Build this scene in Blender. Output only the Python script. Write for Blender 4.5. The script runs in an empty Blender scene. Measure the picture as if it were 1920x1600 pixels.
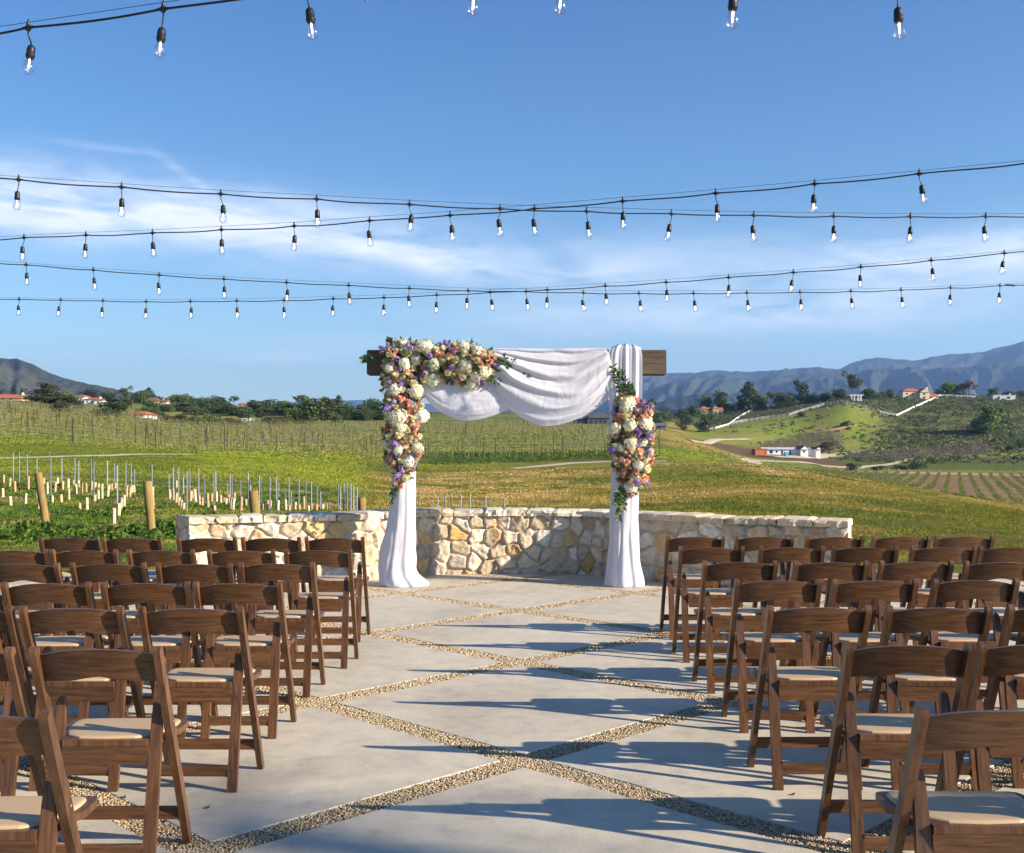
SKY_AIR,SKY_DUST,SKY_OZ=1.0,.7,4.5
SKY_RAMP=[(.0,(1.48,1.50,1.36)),(.2,(1.36,1.40,1.28)),(.5,(.85,1.08,1.16)),(1.,(.52,.84,1.12))]
SKY_STR,SUN_STR,SUN_COL=.067,5.0,(1,.88,.72)
EXPO=1.2
CLOUD_COL=(8.,8.4,9.2)
HAZE=.000065
import bpy, bmesh, math, random
import numpy as np
from mathutils import Vector, Matrix, Euler

# ------------------------------------------------------------------ basics
SC = bpy.context.scene
COL = SC.collection
F, HC, YH = 2080.0, 1.46, 836.0        # focal length (px of a 1920 wide frame), eye height, horizon row
rnd = random.Random(7)
RS = np.random.RandomState(11)

def px2w(px, py, d):
    return Vector(((px-960)/F*d, d, HC-(py-YH)/F*d))

def link(o, parent=None):
    COL.objects.link(o)
    if parent: o.parent = parent
    return o

def tag(o, label=None, cat=None, group=None, kind=None):
    if label: o['label'] = label
    if cat: o['category'] = cat
    if group: o['group'] = group
    if kind: o['kind'] = kind
    return o

def empty(name, loc=(0,0,0), rz=0.0, label=None, cat=None, group=None):
    o = bpy.data.objects.new(name, None); COL.objects.link(o)
    o.location = loc; o.rotation_euler = (0,0,rz); o.empty_display_size = .1
    return tag(o, label, cat, group)

def children(o):
    return [c for c in COL.objects if c.parent == o]

def copy_tree(o, parent=None, kids=None):
    c = o.copy(); COL.objects.link(c); c.parent = parent
    for ch in (kids[o] if kids is not None and o in kids else children(o)):
        copy_tree(ch, c, kids)
    return c

def kidmap(o, m=None):
    m = {} if m is None else m
    m[o] = children(o)
    for c in m[o]: kidmap(c, m)
    return m

class MB:
    """collects shapes into ONE mesh"""
    def __init__(s): s.v=[]; s.f=[]; s.c=[]
    def add(s, verts, faces, col=None):
        b=len(s.v); s.v += [tuple(v) for v in verts]; s.f += [tuple(i+b for i in f) for f in faces]
        if col is not None or s.c: s.c += [col or (1,1,1)]*len(faces)
        return s
    def box(s, x0,x1,y0,y1,z0,z1, M=None, col=None):
        v=[Vector(p) for p in ((x0,y0,z0),(x1,y0,z0),(x1,y1,z0),(x0,y1,z0),(x0,y0,z1),(x1,y0,z1),(x1,y1,z1),(x0,y1,z1))]
        if M is not None: v=[M@p for p in v]
        return s.add(v, [(0,3,2,1),(4,5,6,7),(0,1,5,4),(1,2,6,5),(2,3,7,6),(3,0,4,7)], col)
    def tube(s, pts, r, n=6, cap=True, col=None):
        pts=[Vector(p) for p in pts]; rs = r if isinstance(r,(list,tuple)) else [r]*len(pts)
        vs=[]; fs=[]
        ref=Vector((0,0,1)) if abs((pts[-1]-pts[0]).normalized().z)<.9 else Vector((1,0,0))
        for i,p in enumerate(pts):
            t=(pts[min(i+1,len(pts)-1)]-pts[max(i-1,0)]).normalized()
            a=t.cross(ref).normalized(); b=t.cross(a)
            for k in range(n):
                an=2*math.pi*k/n
                vs.append(p+(a*math.cos(an)+b*math.sin(an))*rs[i])
        for i in range(len(pts)-1):
            for k in range(n):
                k2=(k+1)%n; fs.append((i*n+k,i*n+k2,(i+1)*n+k2,(i+1)*n+k))
        if cap: fs.append(tuple(range(n))); fs.append(tuple((len(pts)-1)*n+k for k in reversed(range(n))))
        return s.add(vs,fs,col)
    def lathe(s, prof, n=12, M=None):
        vs=[]; fs=[]
        for r,z in prof:
            for k in range(n):
                a=2*math.pi*k/n; p=Vector((r*math.cos(a),r*math.sin(a),z)); vs.append(M@p if M is not None else p)
        for i in range(len(prof)-1):
            for k in range(n):
                k2=(k+1)%n; fs.append((i*n+k,i*n+k2,(i+1)*n+k2,(i+1)*n+k))
        return s.add(vs,fs)
    def build(s, name, mat, parent=None, smooth=False, loc=None):
        me=bpy.data.meshes.new(name); me.from_pydata(s.v,[],s.f); me.materials.append(mat)
        if smooth: me.polygons.foreach_set('use_smooth',[True]*len(s.f))
        if s.c:
            set_face_color(me, np.array(s.c,dtype=np.float32))
        me.update()
        o=bpy.data.objects.new(name,me)
        if loc is not None: o.location=loc
        return link(o,parent)

def set_face_color(me, fc):
    a=me.color_attributes.new('Col','FLOAT_COLOR','CORNER')
    lt=np.zeros(len(me.polygons),dtype=np.int32); me.polygons.foreach_get('loop_total',lt)
    arr=np.repeat(fc,lt,axis=0); arr=np.concatenate([arr,np.ones((len(arr),1),np.float32)],axis=1)
    a.data.foreach_set('color',arr.astype(np.float32).ravel())

def np_mesh(name, V, Fc, mat, vcol=None, fcol=None, smooth=False, parent=None):
    """fast mesh from arrays; all faces have the same corner count"""
    V=np.asarray(V,np.float32); Fc=np.asarray(Fc,np.int32); k=Fc.shape[1]
    me=bpy.data.meshes.new(name)
    me.vertices.add(len(V)); me.vertices.foreach_set('co',V.ravel())
    me.loops.add(Fc.size); me.loops.foreach_set('vertex_index',Fc.ravel())
    me.polygons.add(len(Fc)); me.polygons.foreach_set('loop_start',np.arange(0,Fc.size,k,dtype=np.int32))
    me.polygons.foreach_set('loop_total',np.full(len(Fc),k,np.int32))
    if smooth: me.polygons.foreach_set('use_smooth',np.ones(len(Fc),bool))
    me.materials.append(mat); me.update(calc_edges=True)
    if vcol is not None:
        a=me.color_attributes.new('Col','FLOAT_COLOR','POINT')
        a.data.foreach_set('color',np.concatenate([vcol,np.ones((len(V),1))],axis=1).astype(np.float32).ravel())
    if fcol is not None: set_face_color(me, np.asarray(fcol,np.float32))
    o=bpy.data.objects.new(name,me)
    return link(o,parent)

def grid_faces(nu,nv,closed=False):
    F_=[]
    i=np.arange(nu-1)[:,None]; j=np.arange(nv if closed else nv-1)[None,:]
    j2=(j+1)%nv
    a=i*nv+j; b=i*nv+j2; c=(i+1)*nv+j2; d=(i+1)*nv+j
    return np.stack([a,b,c,d],-1).reshape(-1,4)

# ------------------------------------------------------------------ numpy noise
def _h(ix,iy,seed):
    n=(ix.astype(np.int64)*374761393+iy.astype(np.int64)*668265263+seed*1274126177)&0x7fffffff
    n=((n^(n>>13))*1274126177)&0x7fffffff
    return ((n^(n>>16))&0xffff)/65535.0
def vnoise(x,y,seed=0):
    x=np.asarray(x,float); y=np.asarray(y,float)
    ix=np.floor(x); iy=np.floor(y); fx=x-ix; fy=y-iy; ix=ix.astype(np.int64); iy=iy.astype(np.int64)
    fx=fx*fx*(3-2*fx); fy=fy*fy*(3-2*fy)
    a=_h(ix,iy,seed); b=_h(ix+1,iy,seed); c=_h(ix,iy+1,seed); d=_h(ix+1,iy+1,seed)
    return (a*(1-fx)+b*fx)*(1-fy)+(c*(1-fx)+d*fx)*fy
def fbm(x,y,o=4,seed=0):
    s=0;a=.5;t=0
    for k in range(o):
        s=s+a*vnoise(x*2**k,y*2**k,seed+k*17); t+=a; a*=.5
    return s/t
def smooth01(x,a,b):
    t=np.clip((x-a)/(b-a),0,1); return t*t*(3-2*t)

# ------------------------------------------------------------------ materials
def nmat(name, base=(.5,.5,.5), rough=.7, spec=.3, metallic=0.):
    m=bpy.data.materials.new(name); m.use_nodes=True
    nt=m.node_tree; b=nt.nodes['Principled BSDF']
    b.inputs['Base Color'].default_value=(*base,1); b.inputs['Roughness'].default_value=rough
    b.inputs['Specular IOR Level'].default_value=spec; b.inputs['Metallic'].default_value=metallic
    return m
def N(nt,t,**kw):
    n=nt.nodes.new(t)
    for k,v in kw.items():
        if k.startswith('i_'): n.inputs[k[2:].replace('_',' ')].default_value=v
        else: setattr(n,k,v)
    return n
def L(nt,a,b): nt.links.new(a,b)
def coords(nt, scale=(1,1,1), kind='Object', rot=(0,0,0)):
    tc=N(nt,'ShaderNodeTexCoord'); mp=N(nt,'ShaderNodeMapping')
    mp.inputs['Scale'].default_value=scale; mp.inputs['Rotation'].default_value=rot
    L(nt,tc.outputs[kind],mp.inputs['Vector']); return mp.outputs['Vector']
def worldpos(nt, scale=(1,1,1)):
    g=N(nt,'ShaderNodeNewGeometry'); mp=N(nt,'ShaderNodeMapping'); mp.inputs['Scale'].default_value=scale
    L(nt,g.outputs['Position'],mp.inputs['Vector']); return mp.outputs['Vector']
def noise(nt,vec,scale=5,detail=4,rough=.55,dist=0.):
    n=N(nt,'ShaderNodeTexNoise'); n.inputs['Scale'].default_value=scale; n.inputs['Detail'].default_value=detail
    n.inputs['Roughness'].default_value=rough; n.inputs['Distortion'].default_value=dist
    L(nt,vec,n.inputs['Vector']); return n.outputs['Fac']
def ramp(nt,fac,stops):
    r=N(nt,'ShaderNodeValToRGB'); e=r.color_ramp.elements
    while len(e)<len(stops): e.new(.5)
    for q,(p,c) in zip(e,stops): q.position=p; q.color=(*c,1) if len(c)==3 else c
    L(nt,fac,r.inputs['Fac']); return r.outputs['Color']
def mixc(nt,a,b,fac,mode='MIX'):
    m=N(nt,'ShaderNodeMix',data_type='RGBA',blend_type=mode)
    for s,v in ((6,a),(7,b),(0,fac)):
        if hasattr(v,'links'): L(nt,v,m.inputs[s])
        else: m.inputs[s].default_value = (*v,1) if isinstance(v,tuple) else v
    return m.outputs[2]
def bump(nt,h,strength=.3,dist=.01):
    b=N(nt,'ShaderNodeBump'); b.inputs['Strength'].default_value=strength; b.inputs['Distance'].default_value=dist
    L(nt,h,b.inputs['Height']); return b.outputs['Normal']
def attr(nt,name='Col'):
    a=N(nt,'ShaderNodeAttribute'); a.attribute_name=name; return a.outputs['Color']
def math_(nt,op,a,b=None,clamp=False):
    m=N(nt,'ShaderNodeMath',operation=op,use_clamp=clamp)
    for i,v in enumerate((a,b)):
        if v is None: continue
        if hasattr(v,'links'): L(nt,v,m.inputs[i])
        else: m.inputs[i].default_value=v
    return m.outputs[0]

def wood_mat(name, c1, c2, rough=.42, gs=(60,60,5), bumpd=.0006, spec=.4, randv=.35):
    m=nmat(name,c1,rough,spec); nt=m.node_tree; b=nt.nodes['Principled BSDF']
    oi=N(nt,'ShaderNodeObjectInfo')
    v=coords(nt,gs)
    add=N(nt,'ShaderNodeVectorMath',operation='ADD'); cmb=N(nt,'ShaderNodeCombineXYZ')
    L(nt,math_(nt,'MULTIPLY',oi.outputs['Random'],37.),cmb.inputs[0]); L(nt,math_(nt,'MULTIPLY',oi.outputs['Random'],91.),cmb.inputs[2])
    L(nt,v,add.inputs[0]); L(nt,cmb.outputs[0],add.inputs[1]); v=add.outputs[0]
    n1=noise(nt,v,1.,6,.6,.6)
    c=ramp(nt,n1,[(.3,c2),(.62,c1),(.85,tuple(min(1,x*1.35) for x in c1))])
    n2=noise(nt,coords(nt,(3,3,3)),1.5,2)
    c=mixc(nt,c,mixc(nt,c,(.55,.5,.48),1.,'MULTIPLY'),math_(nt,'MULTIPLY',n2,.6))
    hv=N(nt,'ShaderNodeHueSaturation'); L(nt,c,hv.inputs['Color'])
    L(nt,math_(nt,'ADD',math_(nt,'MULTIPLY',oi.outputs['Random'],randv),1-randv/2),hv.inputs['Value'])
    L(nt,hv.outputs['Color'],b.inputs['Base Color'])
    L(nt,bump(nt,n1,.5,bumpd),b.inputs['Normal'])
    return m

M={}
# per-scene light handled at the end
def leaf_mat(name, trans=.35, rough=.55, use_attr=True, base=(.05,.09,.02), spec=.3, mul=1.0):
    m=nmat(name,base,rough,spec); nt=m.node_tree; b=nt.nodes['Principled BSDF']; out=nt.nodes['Material Output']
    oi=N(nt,'ShaderNodeObjectInfo')
    if use_attr: c=mixc(nt,attr(nt),oi.outputs['Color'],1.,'MULTIPLY')
    else: c=mixc(nt,base,oi.outputs['Color'],1.,'MULTIPLY')
    L(nt,c,b.inputs['Base Color'])
    t=N(nt,'ShaderNodeBsdfTranslucent'); L(nt,c,t.inputs['Color'])
    mx=N(nt,'ShaderNodeMixShader'); mx.inputs[0].default_value=trans
    L(nt,b.outputs[0],mx.inputs[1]); L(nt,t.outputs[0],mx.inputs[2]); L(nt,mx.outputs[0],out.inputs['Surface'])
    return m
M['chair']=wood_mat('chair_wood',(.160,.076,.035),(.058,.026,.012),.34,(80,30,4.5),.0004,.4,.4)
M['board']=wood_mat('chair_board_wood',(.156,.074,.034),(.052,.024,.011),.34,(7,60,95),.0004,.4,.45)
M['leaf']=leaf_mat('foliage_leaf')
M['grass']=leaf_mat('grass_blade',.3,.7,spec=.15)
M['trunk']=nmat('bark',(.09,.065,.045),.9,.1)
M['pad']=nmat('seat_vinyl',(.50,.35,.20),.42,.4)
nt=M['pad'].node_tree; L(nt,bump(nt,noise(nt,coords(nt,(1,1,1)),350,3),.15,.0005),nt.nodes['Principled BSDF'].inputs['Normal'])
M['black']=nmat('black_rubber',(.012,.013,.016),.45,.4)
M['steel']=nmat('galvanised_steel',(.24,.27,.30),.6,.3,.1)
M['white']=nmat('white_paint',(.78,.78,.76),.6,.3)
# ------------------------------------------------------------------ terrain heights
TX=[-500,0,170,345,500,640,800,960,1150,1230,1300,1400,1500,1600,1750,1920,2400]
TD={22:[1006,1008,1008,1006,1004,1002,1000,1000,1000,1000,1000,1000,1000,1000,1000,1001,1010],
 33:[935,938,940,942,950,955,962,962,960,958,955,952,950,955,965,985,1010],
 45:[885,893,900,905,912,925,938,940,938,934,928,920,922,928,942,965,1000],
 70:[850,857,857,857,868,888,905,905,898,893,888,884,891,903,924,949,985],
 100:[805,815,830,843,846,855,877,876,868,867,866,868,878,893,918,945,975],
 130:[783,795,810,832,838,845,857,857,850,848,853,866,885,915,932,958,970],
 160:[772,782,795,820,830,834,841,841,838,833,843,882,902,918,930,952,955],
 200:[764,772,783,806,815,819,822,820,822,836,847,886,900,906,920,930,935],
 300:[752,757,765,790,797,800,800,798,803,815,832,868,876,888,892,893,895],
 400:[750,753,758,780,787,790,790,790,796,806,825,850,856,868,868,868,870],
 520:[748,750,754,768,776,782,784,784,790,799,814,815,832,835,838,836,840],
 650:[747,748,752,762,770,776,778,778,785,794,803,791,776,756,778,776,780],
 800:[745,745,750,756,762,768,772,772,777,782,778,762,747,743,741,748,748],
 1000:[752,752,756,760,765,770,775,775,780,785,785,770,760,755,752,755,757],
 2500:[815]*17, 22000:[837]*17}
ds=np.array(sorted(TD)); ld=np.log(ds)
xs_f=np.linspace(-500,2400,291); lds=np.linspace(np.log(13.),np.log(22000),700)
# insert extra crest column at 1575/1660 through interpolation overrides
Y0=np.array([[np.interp(x,TX,TD[d]) for x in xs_f] for d in ds])
k=list(ds).index(650)
Y0[k]=np.interp(xs_f,[-500,0,345,640,960,1150,1230,1325,1400,1500,1545,1575,1600,1640,1680,1760,1840,1920,2400],
                      [747,748,762,776,778,785,794,803,791,776,764,755,755,767,779,776,774,776,780])
Zt=HC-(Y0-YH)/F*ds[:,None]
dd=np.concatenate([[13.],ds]); Zt=np.concatenate([np.full((1,len(xs_f)),-.10),Zt])
Zg=np.array([[0.]])
Zg=np.stack([np.interp(np.exp(lds),dd,Zt[:,j]) for j in range(len(xs_f))],1)   # (700,291)
def blur(A,axis,n):
    k_=np.hanning(n+2)[1:-1]; k_/=k_.sum()
    P=np.pad(A,[(n//2,n//2) if a==axis else (0,0) for a in range(2)],mode='edge')
    return np.apply_along_axis(lambda v:np.convolve(v,k_,mode='valid'),axis,P)
Zg=blur(blur(Zg,0,9),1,7)
def terr(X,Y,noise_=True):
    X=np.asarray(X,float); Y=np.asarray(Y,float)
    r=np.hypot(X,Y); d=np.maximum(Y,r*.55)
    px=np.clip(960+F*X/np.maximum(d,.01),-500,2400)
    u=(px+500)/10.; w=(np.log(np.maximum(d,13.01))-lds[0])/(lds[1]-lds[0])
    u=np.clip(u,0,289.999); w=np.clip(w,0,698.999)
    i=np.floor(u).astype(int); j=np.floor(w).astype(int); fu=u-i; fw=w-j
    z=(Zg[j,i]*(1-fu)+Zg[j,i+1]*fu)*(1-fw)+(Zg[j+1,i]*(1-fu)+Zg[j+1,i+1]*fu)*fw
    z=np.where(d<13.,-.10,z)
    if noise_:
        a=smooth01(d,14,30)
        z=z+a*.10*(fbm(X*.35,Y*.35,3,3)-.5)+smooth01(d,60,120)*.7*(fbm(X*.05,Y*.05,4,5)-.5)+smooth01(d,250,500)*3.2*(fbm(X*.012,Y*.012,4,8)-.5)*(1-smooth01(d,2000,6000))
    return z
def T1(x,y): return float(terr(np.array([x]),np.array([y]))[0])
_md=np.exp(np.linspace(np.log(15.),np.log(1500),900))
def hit(px,py,dmin=15.,dmax=1500.):
    """where the sight line through a pixel meets the terrain"""
    d=_md[(_md>=dmin)&(_md<=dmax)]
    X=(px-960)/F*d; z=terr(X,d); p=YH-(z-HC)/d*F
    w=np.where(p<=py)[0]
    i=w[0] if len(w) else int(np.argmin(p))
    return Vector((X[i],d[i],z[i]))

# colours by zone
def C3(*a): return np.array(a)
def zone_color(X,Y):
    d=np.maximum(Y,np.hypot(X,Y)*.55); px=960+F*X/np.maximum(d,.01)
    n1=fbm(X*.09,Y*.09,4,21); n2=fbm(X*.5,Y*.5,4,31); n3=fbm(X*.02,Y*.02,3,41)
    n4=fbm(X*.02+9,Y*.006,4,61)
    lush=C3(.075,.125,.018); lime=C3(.27,.30,.035); dry=C3(.40,.29,.095); olive=C3(.20,.19,.035); soil=C3(.36,.25,.14); scrub=C3(.075,.082,.03); tan=C3(.27,.24,.08); brown=C3(.34,.20,.115)
    def mix(a,b,t): t=np.asarray(t)[...,None]; return a*(1-t)+b*t
    o=np.ones(np.shape(px)+(3,))
    c=o*olive
    # dry field (middle and right)
    t=np.clip((n1-.47)*5+.62,0,1)*np.clip(.5+(n2-.5)*3.5+.35,0.1,1); c=mix(c,o*dry,t)
    c=mix(c,o*lush*1.3,np.clip((.40-n1)*4,0,.5)*(.3+.7*smooth01(n2,.4,.6)))
    pt=smooth01(fbm(X*.30,Y*.13,4,131),.56,.66)*smooth01(px,600,720)*(1-smooth01(d,90,110)); c=mix(c,o*C3(.10,.14,.022),pt*.75)
    # nearer right side greener
    g=smooth01(px,1300,1900)*(1-smooth01(d,22,60)); c=mix(c,o*C3(.17,.17,.028),g*.6)
    bare=smooth01(n2,.50,.62)*np.exp(-((px-900)/170)**2-((d-58)/22)**2); c=mix(c,o*C3(.52,.36,.16),np.clip(bare*1.2,0,.9))
    bare=smooth01(n2,.5,.62)*np.exp(-((px-1460)/60)**2-((d-75)/18)**2); c=mix(c,o*C3(.60,.42,.20),np.clip(bare,0,.8))
    # left vineyard ground
    wl=(1-smooth01(px,640,730))
    near=wl*(1-smooth01(d,46,54)); cl=mix(o*C3(.20,.22,.04),o*lush*1.3,smooth01(n2,.42,.58)); cl=mix(cl,o*soil,smooth01(fbm(X*.8,Y*.8,3,77),.6,.72)*.7)
    c=mix(c,cl,near)
    bank=wl*smooth01(d,46,54)*(1-smooth01(d,100,112)); cb=mix(o*C3(.17,.21,.025),o*lime,np.clip(smooth01(px,300,430)*.8+.25+(n1-.5)*2.5,0,1)); c=mix(c,cb,bank)
    # hillside vineyard ground
    hv=(1-smooth01(px,1190,1260))*smooth01(d,84,100); tr_=Y-X*.06-1.5*np.sin(X*.03); rp=np.where(tr_<149,(tr_-84)/6.5,10+(tr_-149)/10.); bd=.5+.5*np.cos(2*np.pi*rp); ch=mix(o*C3(.30,.27,.085),o*C3(.13,.20,.03),np.clip(bd*1.2-.15+(n1-.5)*1.6+(n2-.5)*.8,0,1)); c=mix(c,ch,hv*smooth01(d,84+25*(px>600),108+30*(px>600)))
    strip=smooth01(px,690,850)*(1-smooth01(px,1150,1210))*smooth01(d,104,112)*(1-smooth01(d,138,150)); c=mix(c,o*C3(.05,.105,.016),strip*.85)
    yl=smooth01(px,640,740)*(1-smooth01(px,1180,1230))*smooth01(d,92,97)*(1-smooth01(d,103,110)); c=mix(c,o*lime*.9,yl*.7)
    sh=smooth01(px,1180,1240)*(1-smooth01(px,1400,1440))*smooth01(d,98,108)*(1-smooth01(d,170,190)); c=mix(c,mix(o*lime,o*lush*1.9,smooth01(n1,.52,.66)),sh)
    # valley on the right
    va=smooth01(px,1380,1440)*smooth01(d,115,130); c=mix(c,o*C3(.22,.24,.05),va)
    vb=smooth01(px,1500,1560)*smooth01(d,118,130)*(1-smooth01(d,300,308)); c=mix(c,mix(o*brown*.95,o*soil*.85,n2),vb)
    vr=smooth01(px,1290,1340)*smooth01(d,335,345)*(1-smooth01(d,420,440)); c=mix(c,mix(o*C3(.12,.15,.03),o*C3(.14,.10,.06),smooth01(n4,.45,.55)),vr)
    hill=smooth01(px,1270,1330)*smooth01(d,430,470); cg=mix(o*C3(.24,.31,.04),o*C3(.28,.25,.075),smooth01(n1,.4,.62)); c=mix(c,cg,hill)
    sc=smooth01(px,1600,1690)*smooth01(d,470,540); c=mix(c,mix(o*scrub,o*C3(.17,.18,.06),smooth01(n1,.42,.62)),sc)
    sc=smooth01(px,1270,1330)*smooth01(d,655,680); c=mix(c,o*scrub*1.2,sc)
    far=smooth01(d,420,700)*(1-smooth01(px,1190,1260)); c=mix(c,mix(o*C3(.05,.07,.022),o*C3(.20,.19,.07),smooth01(n1,.5,.62)),far)
    c=mix(c,o*scrub,smooth01(d,900,1200))
    return c

# terrain sheet: polar grid round the viewpoint
az=np.concatenate([np.linspace(-180,-36,37)[:-1],np.linspace(-36,36,577),np.linspace(36,180,37)[1:]])*math.pi/180
rr=np.concatenate([[.01,2,4,6,8,10,12,13],np.exp(np.linspace(np.log(13.5),np.log(15200),430))])
A,R=np.meshgrid(az,rr,indexing='ij')
GX=R*np.sin(A); GY=R*np.cos(A); GZ=terr(GX,GY)
gm=nmat('ground_grass',(.1,.12,.03),.95,.1); nt=gm.node_tree; b=nt.nodes['Principled BSDF']
wp=worldpos(nt); a=attr(nt)
nz=noise(nt,wp,3.,6,.7); nz2=noise(nt,wp,.25,6,.7)
c=mixc(nt,a,ramp(nt,nz,[(.3,(.45,.5,.45)),(.55,(1,1,1)),(.75,(1.5,1.4,1.2))]),.8,'MULTIPLY')
c=mixc(nt,c,ramp(nt,nz2,[(.35,(.65,.72,.6)),(.6,(1.15,1.1,1.0))]),.8,'MULTIPLY')
L(nt,c,b.inputs['Base Color'])
L(nt,bump(nt,noise(nt,wp,1.2,8,.8),1.,.5),b.inputs['Normal'])
ground=np_mesh('ground',np.stack([GX,GY,GZ],-1).reshape(-1,3),grid_faces(len(az),len(rr))[:,::-1],gm,vcol=zone_color(GX,GY).reshape(-1,3),smooth=True)
tag(ground,kind='structure')

# ------------------------------------------------------------------ dirt tracks laid on the ground
def ribbon(name,pts,w,mat,lift=.05):
    P=[]
    for a_,b_ in zip(pts[:-1],pts[1:]):
        n=max(2,int((Vector(b_)-Vector(a_)).length/max(1.0,w*.6)))
        for k in range(n): P.append(Vector(a_).lerp(Vector(b_),k/n))
    P.append(Vector(pts[-1]))
    P=[Vector((p.x,p.y)) for p in P]
    for _ in range(3):
        P=[P[0]]+[(P[i-1]+P[i]*2+P[i+1])/4 for i in range(1,len(P)-1)]+[P[-1]]
    V=[]
    for i,p in enumerate(P):
        t=(P[min(i+1,len(P)-1)]-P[max(i-1,0)]).normalized(); n_=Vector((-t.y,t.x))
        ww=w*(.8+.45*float(vnoise(i*.37,3.,9)))
        for q in (-.5,-.17,.17,.5):
            e=p+n_*ww*q; V.append((e.x,e.y,T1(e.x,e.y)+lift*(1 if abs(q)<.4 else .4)))
    return np_mesh(name,V,grid_faces(len(P),4),mat,smooth=True)
dirt=nmat('pale_dirt',(.52,.42,.29),.95,.1); nt=dirt.node_tree
L(nt,ramp(nt,noise(nt,worldpos(nt),1.2,5),[(.3,(.40,.31,.20)),(.7,(.58,.48,.34))]),nt.nodes['Principled BSDF'].inputs['Base Color'])
brownd=nmat('brown_dirt',(.4,.25,.14),.95,.1)
def track(name,pix,w,mat=dirt,dmin=15,lift=.06):
    o=ribbon(name,[hit(x,y,dmin) for x,y in pix],w,mat,lift); tag(o,kind='structure'); return o
track('path',[(-120,861),(0,860),(120,857),(230,854),(350,853)],1.5,dmin=50)
track('path',[(950,880),(1010,875),(1080,868),(1150,866),(1250,865)],2.2,dmin=70)
track('path',[(1380,866),(1410,862),(1440,865),(1520,868)],5,dmin=75)
track('path',[(1290,826),(1340,825),(1405,824)],3.5,dmin=300,lift=.3)
track('path',[(1440,857),(1500,857),(1545,854),(1600,848)],9,dmin=330,lift=.3)
track('path',[(1530,880),(1600,878),(1680,868),(1780,852),(1860,842),(1930,836)],5,dmin=320,lift=.3)
track('path',[(1570,884),(1700,887),(1800,889),(1960,893)],14,brownd,dmin=280,lift=.2)
track('path',[(1500,814),(1560,808),(1605,799)],3,brownd,dmin=500,lift=.4)
track('path',[(-100,1002),(20,998),(110,986)],.5,dirt,dmin=17,lift=.02)

# ------------------------------------------------------------------ mountains
def mountain(name, sil, d0, depth, base, seed, relief, scale, mat, pxr=(-700,2700), nu=520, nv=70):
    X,Y_=zip(*sil); px=np.linspace(pxr[0],pxr[1],nu); crest=np.interp(px,X,Y_)
    H=(YH-crest)/F*d0+HC
    v=np.linspace(0,1,nv)
    PX,Vv=np.meshgrid(px,v,indexing='ij'); HH=np.repeat(H[:,None],nv,1)
    D=d0-depth+Vv*depth*1.25
    prof=np.where(Vv<.8,np.power(Vv/.8,1.15),1-(Vv-.8)*1.2)
    XX=(PX-960)/F*d0
    w=fbm(XX*scale*.35,Vv*2.2,3,seed+5)*2.2
    rid=1-np.abs(2*fbm(XX*scale+w,Vv*1.3+w*.3,4,seed)-1)*1.9
    rid2=1-np.abs(2*fbm(XX*scale*3.1+w*2,Vv*4,4,seed+9)-1)*1.9
    env=np.sin(np.clip(Vv/.8,0,1)*math.pi)**.7*(Vv<.8)+.0
    Z=base+(HH-base)*prof+(rid-.45)*relief*env*(.25+.75*(HH-base)/max(1,(H-base).max()))+(rid2-.4)*relief*.33*env
    Z+=(fbm(XX*scale*9,Vv*9,3,seed+3)-.5)*relief*.07
    V=np.stack([XX*D/d0,D,Z],-1).reshape(-1,3)
    o=np_mesh(name,V,grid_faces(nu,nv)[:,::-1],mat,smooth=True)
    tag(o,kind='structure'); return o
def mtn_mat(name,c1,c2,c3,s):
    m=nmat(name,c1,.95,.05); nt=m.node_tree
    wp=worldpos(nt,(1,1,1)); n=noise(nt,wp,s,6,.65); n2=noise(nt,wp,s*9,4,.7)
    c=ramp(nt,n,[(.35,c1),(.55,c2),(.72,c3)])
    c=mixc(nt,c,ramp(nt,n2,[(.35,(.6,.6,.6)),(.6,(1.2,1.2,1.2))]),.8,'MULTIPLY')
    L(nt,c,nt.nodes['Principled BSDF'].inputs['Base Color'])
    L(nt,bump(nt,noise(nt,wp,s*6,6,.75),1.,25.),nt.nodes['Principled BSDF'].inputs['Normal'])
    return m
mm_far=mtn_mat('mountain_scrub',(.030,.040,.032),(.045,.055,.042),(.075,.072,.058),.0012)
mm_left=mtn_mat('hill_scrub',(.045,.055,.032),(.07,.075,.045),(.15,.125,.095),.004)
mountain('mountain',[(-700,845),(1000,760),(1100,722),(1205,702),(1331,698),(1425,696),(1526,689),(1575,692),(1605,677),(1646,669),(1714,676),(1781,663),(1837,661),(1875,649),(1912,643),(1990,636),(2100,650),(2700,640)],9500,2600,-20,3,270,.0022,mm_far,(900,2700))
mountain('mountain',[(900,845),(1130,770),(1205,735),(1249,720),(1294,713),(1387,711),(1462,707),(1537,702),(1600,704),(1640,697),(1687,692),(1800,690),(1920,678),(2050,690),(2700,670)],7400,1900,-20,14,230,.0030,mm_far,(900,2700))
mountain('mountain',[(900,850),(1120,790),(1205,762),(1275,745),(1331,736),(1361,738),(1395,751),(1450,775),(1520,800),(1600,830),(2700,850)],4300,900,-20,25,70,.0050,mm_far,(900,1700),300,50)
mountain('mountain',[(-700,720),(-300,690),(-60,676),(0,672),(33,674),(60,683),(90,697),(123,710),(167,720),(207,728),(235,733),(300,752),(380,775),(600,815),(900,850)],3800,1300,-10,36,70,.0060,mm_left,(-700,900),420,60)
mountain('mountain',[(300,830),(480,772),(520,757),(533,752),(550,754),(583,746),(617,748),(640,751),(700,750),(760,757),(900,756),(1000,765),(1200,800),(1400,850)],14000,2500,-40,47,130,.0016,mm_far,(300,1400),260,40)
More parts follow.
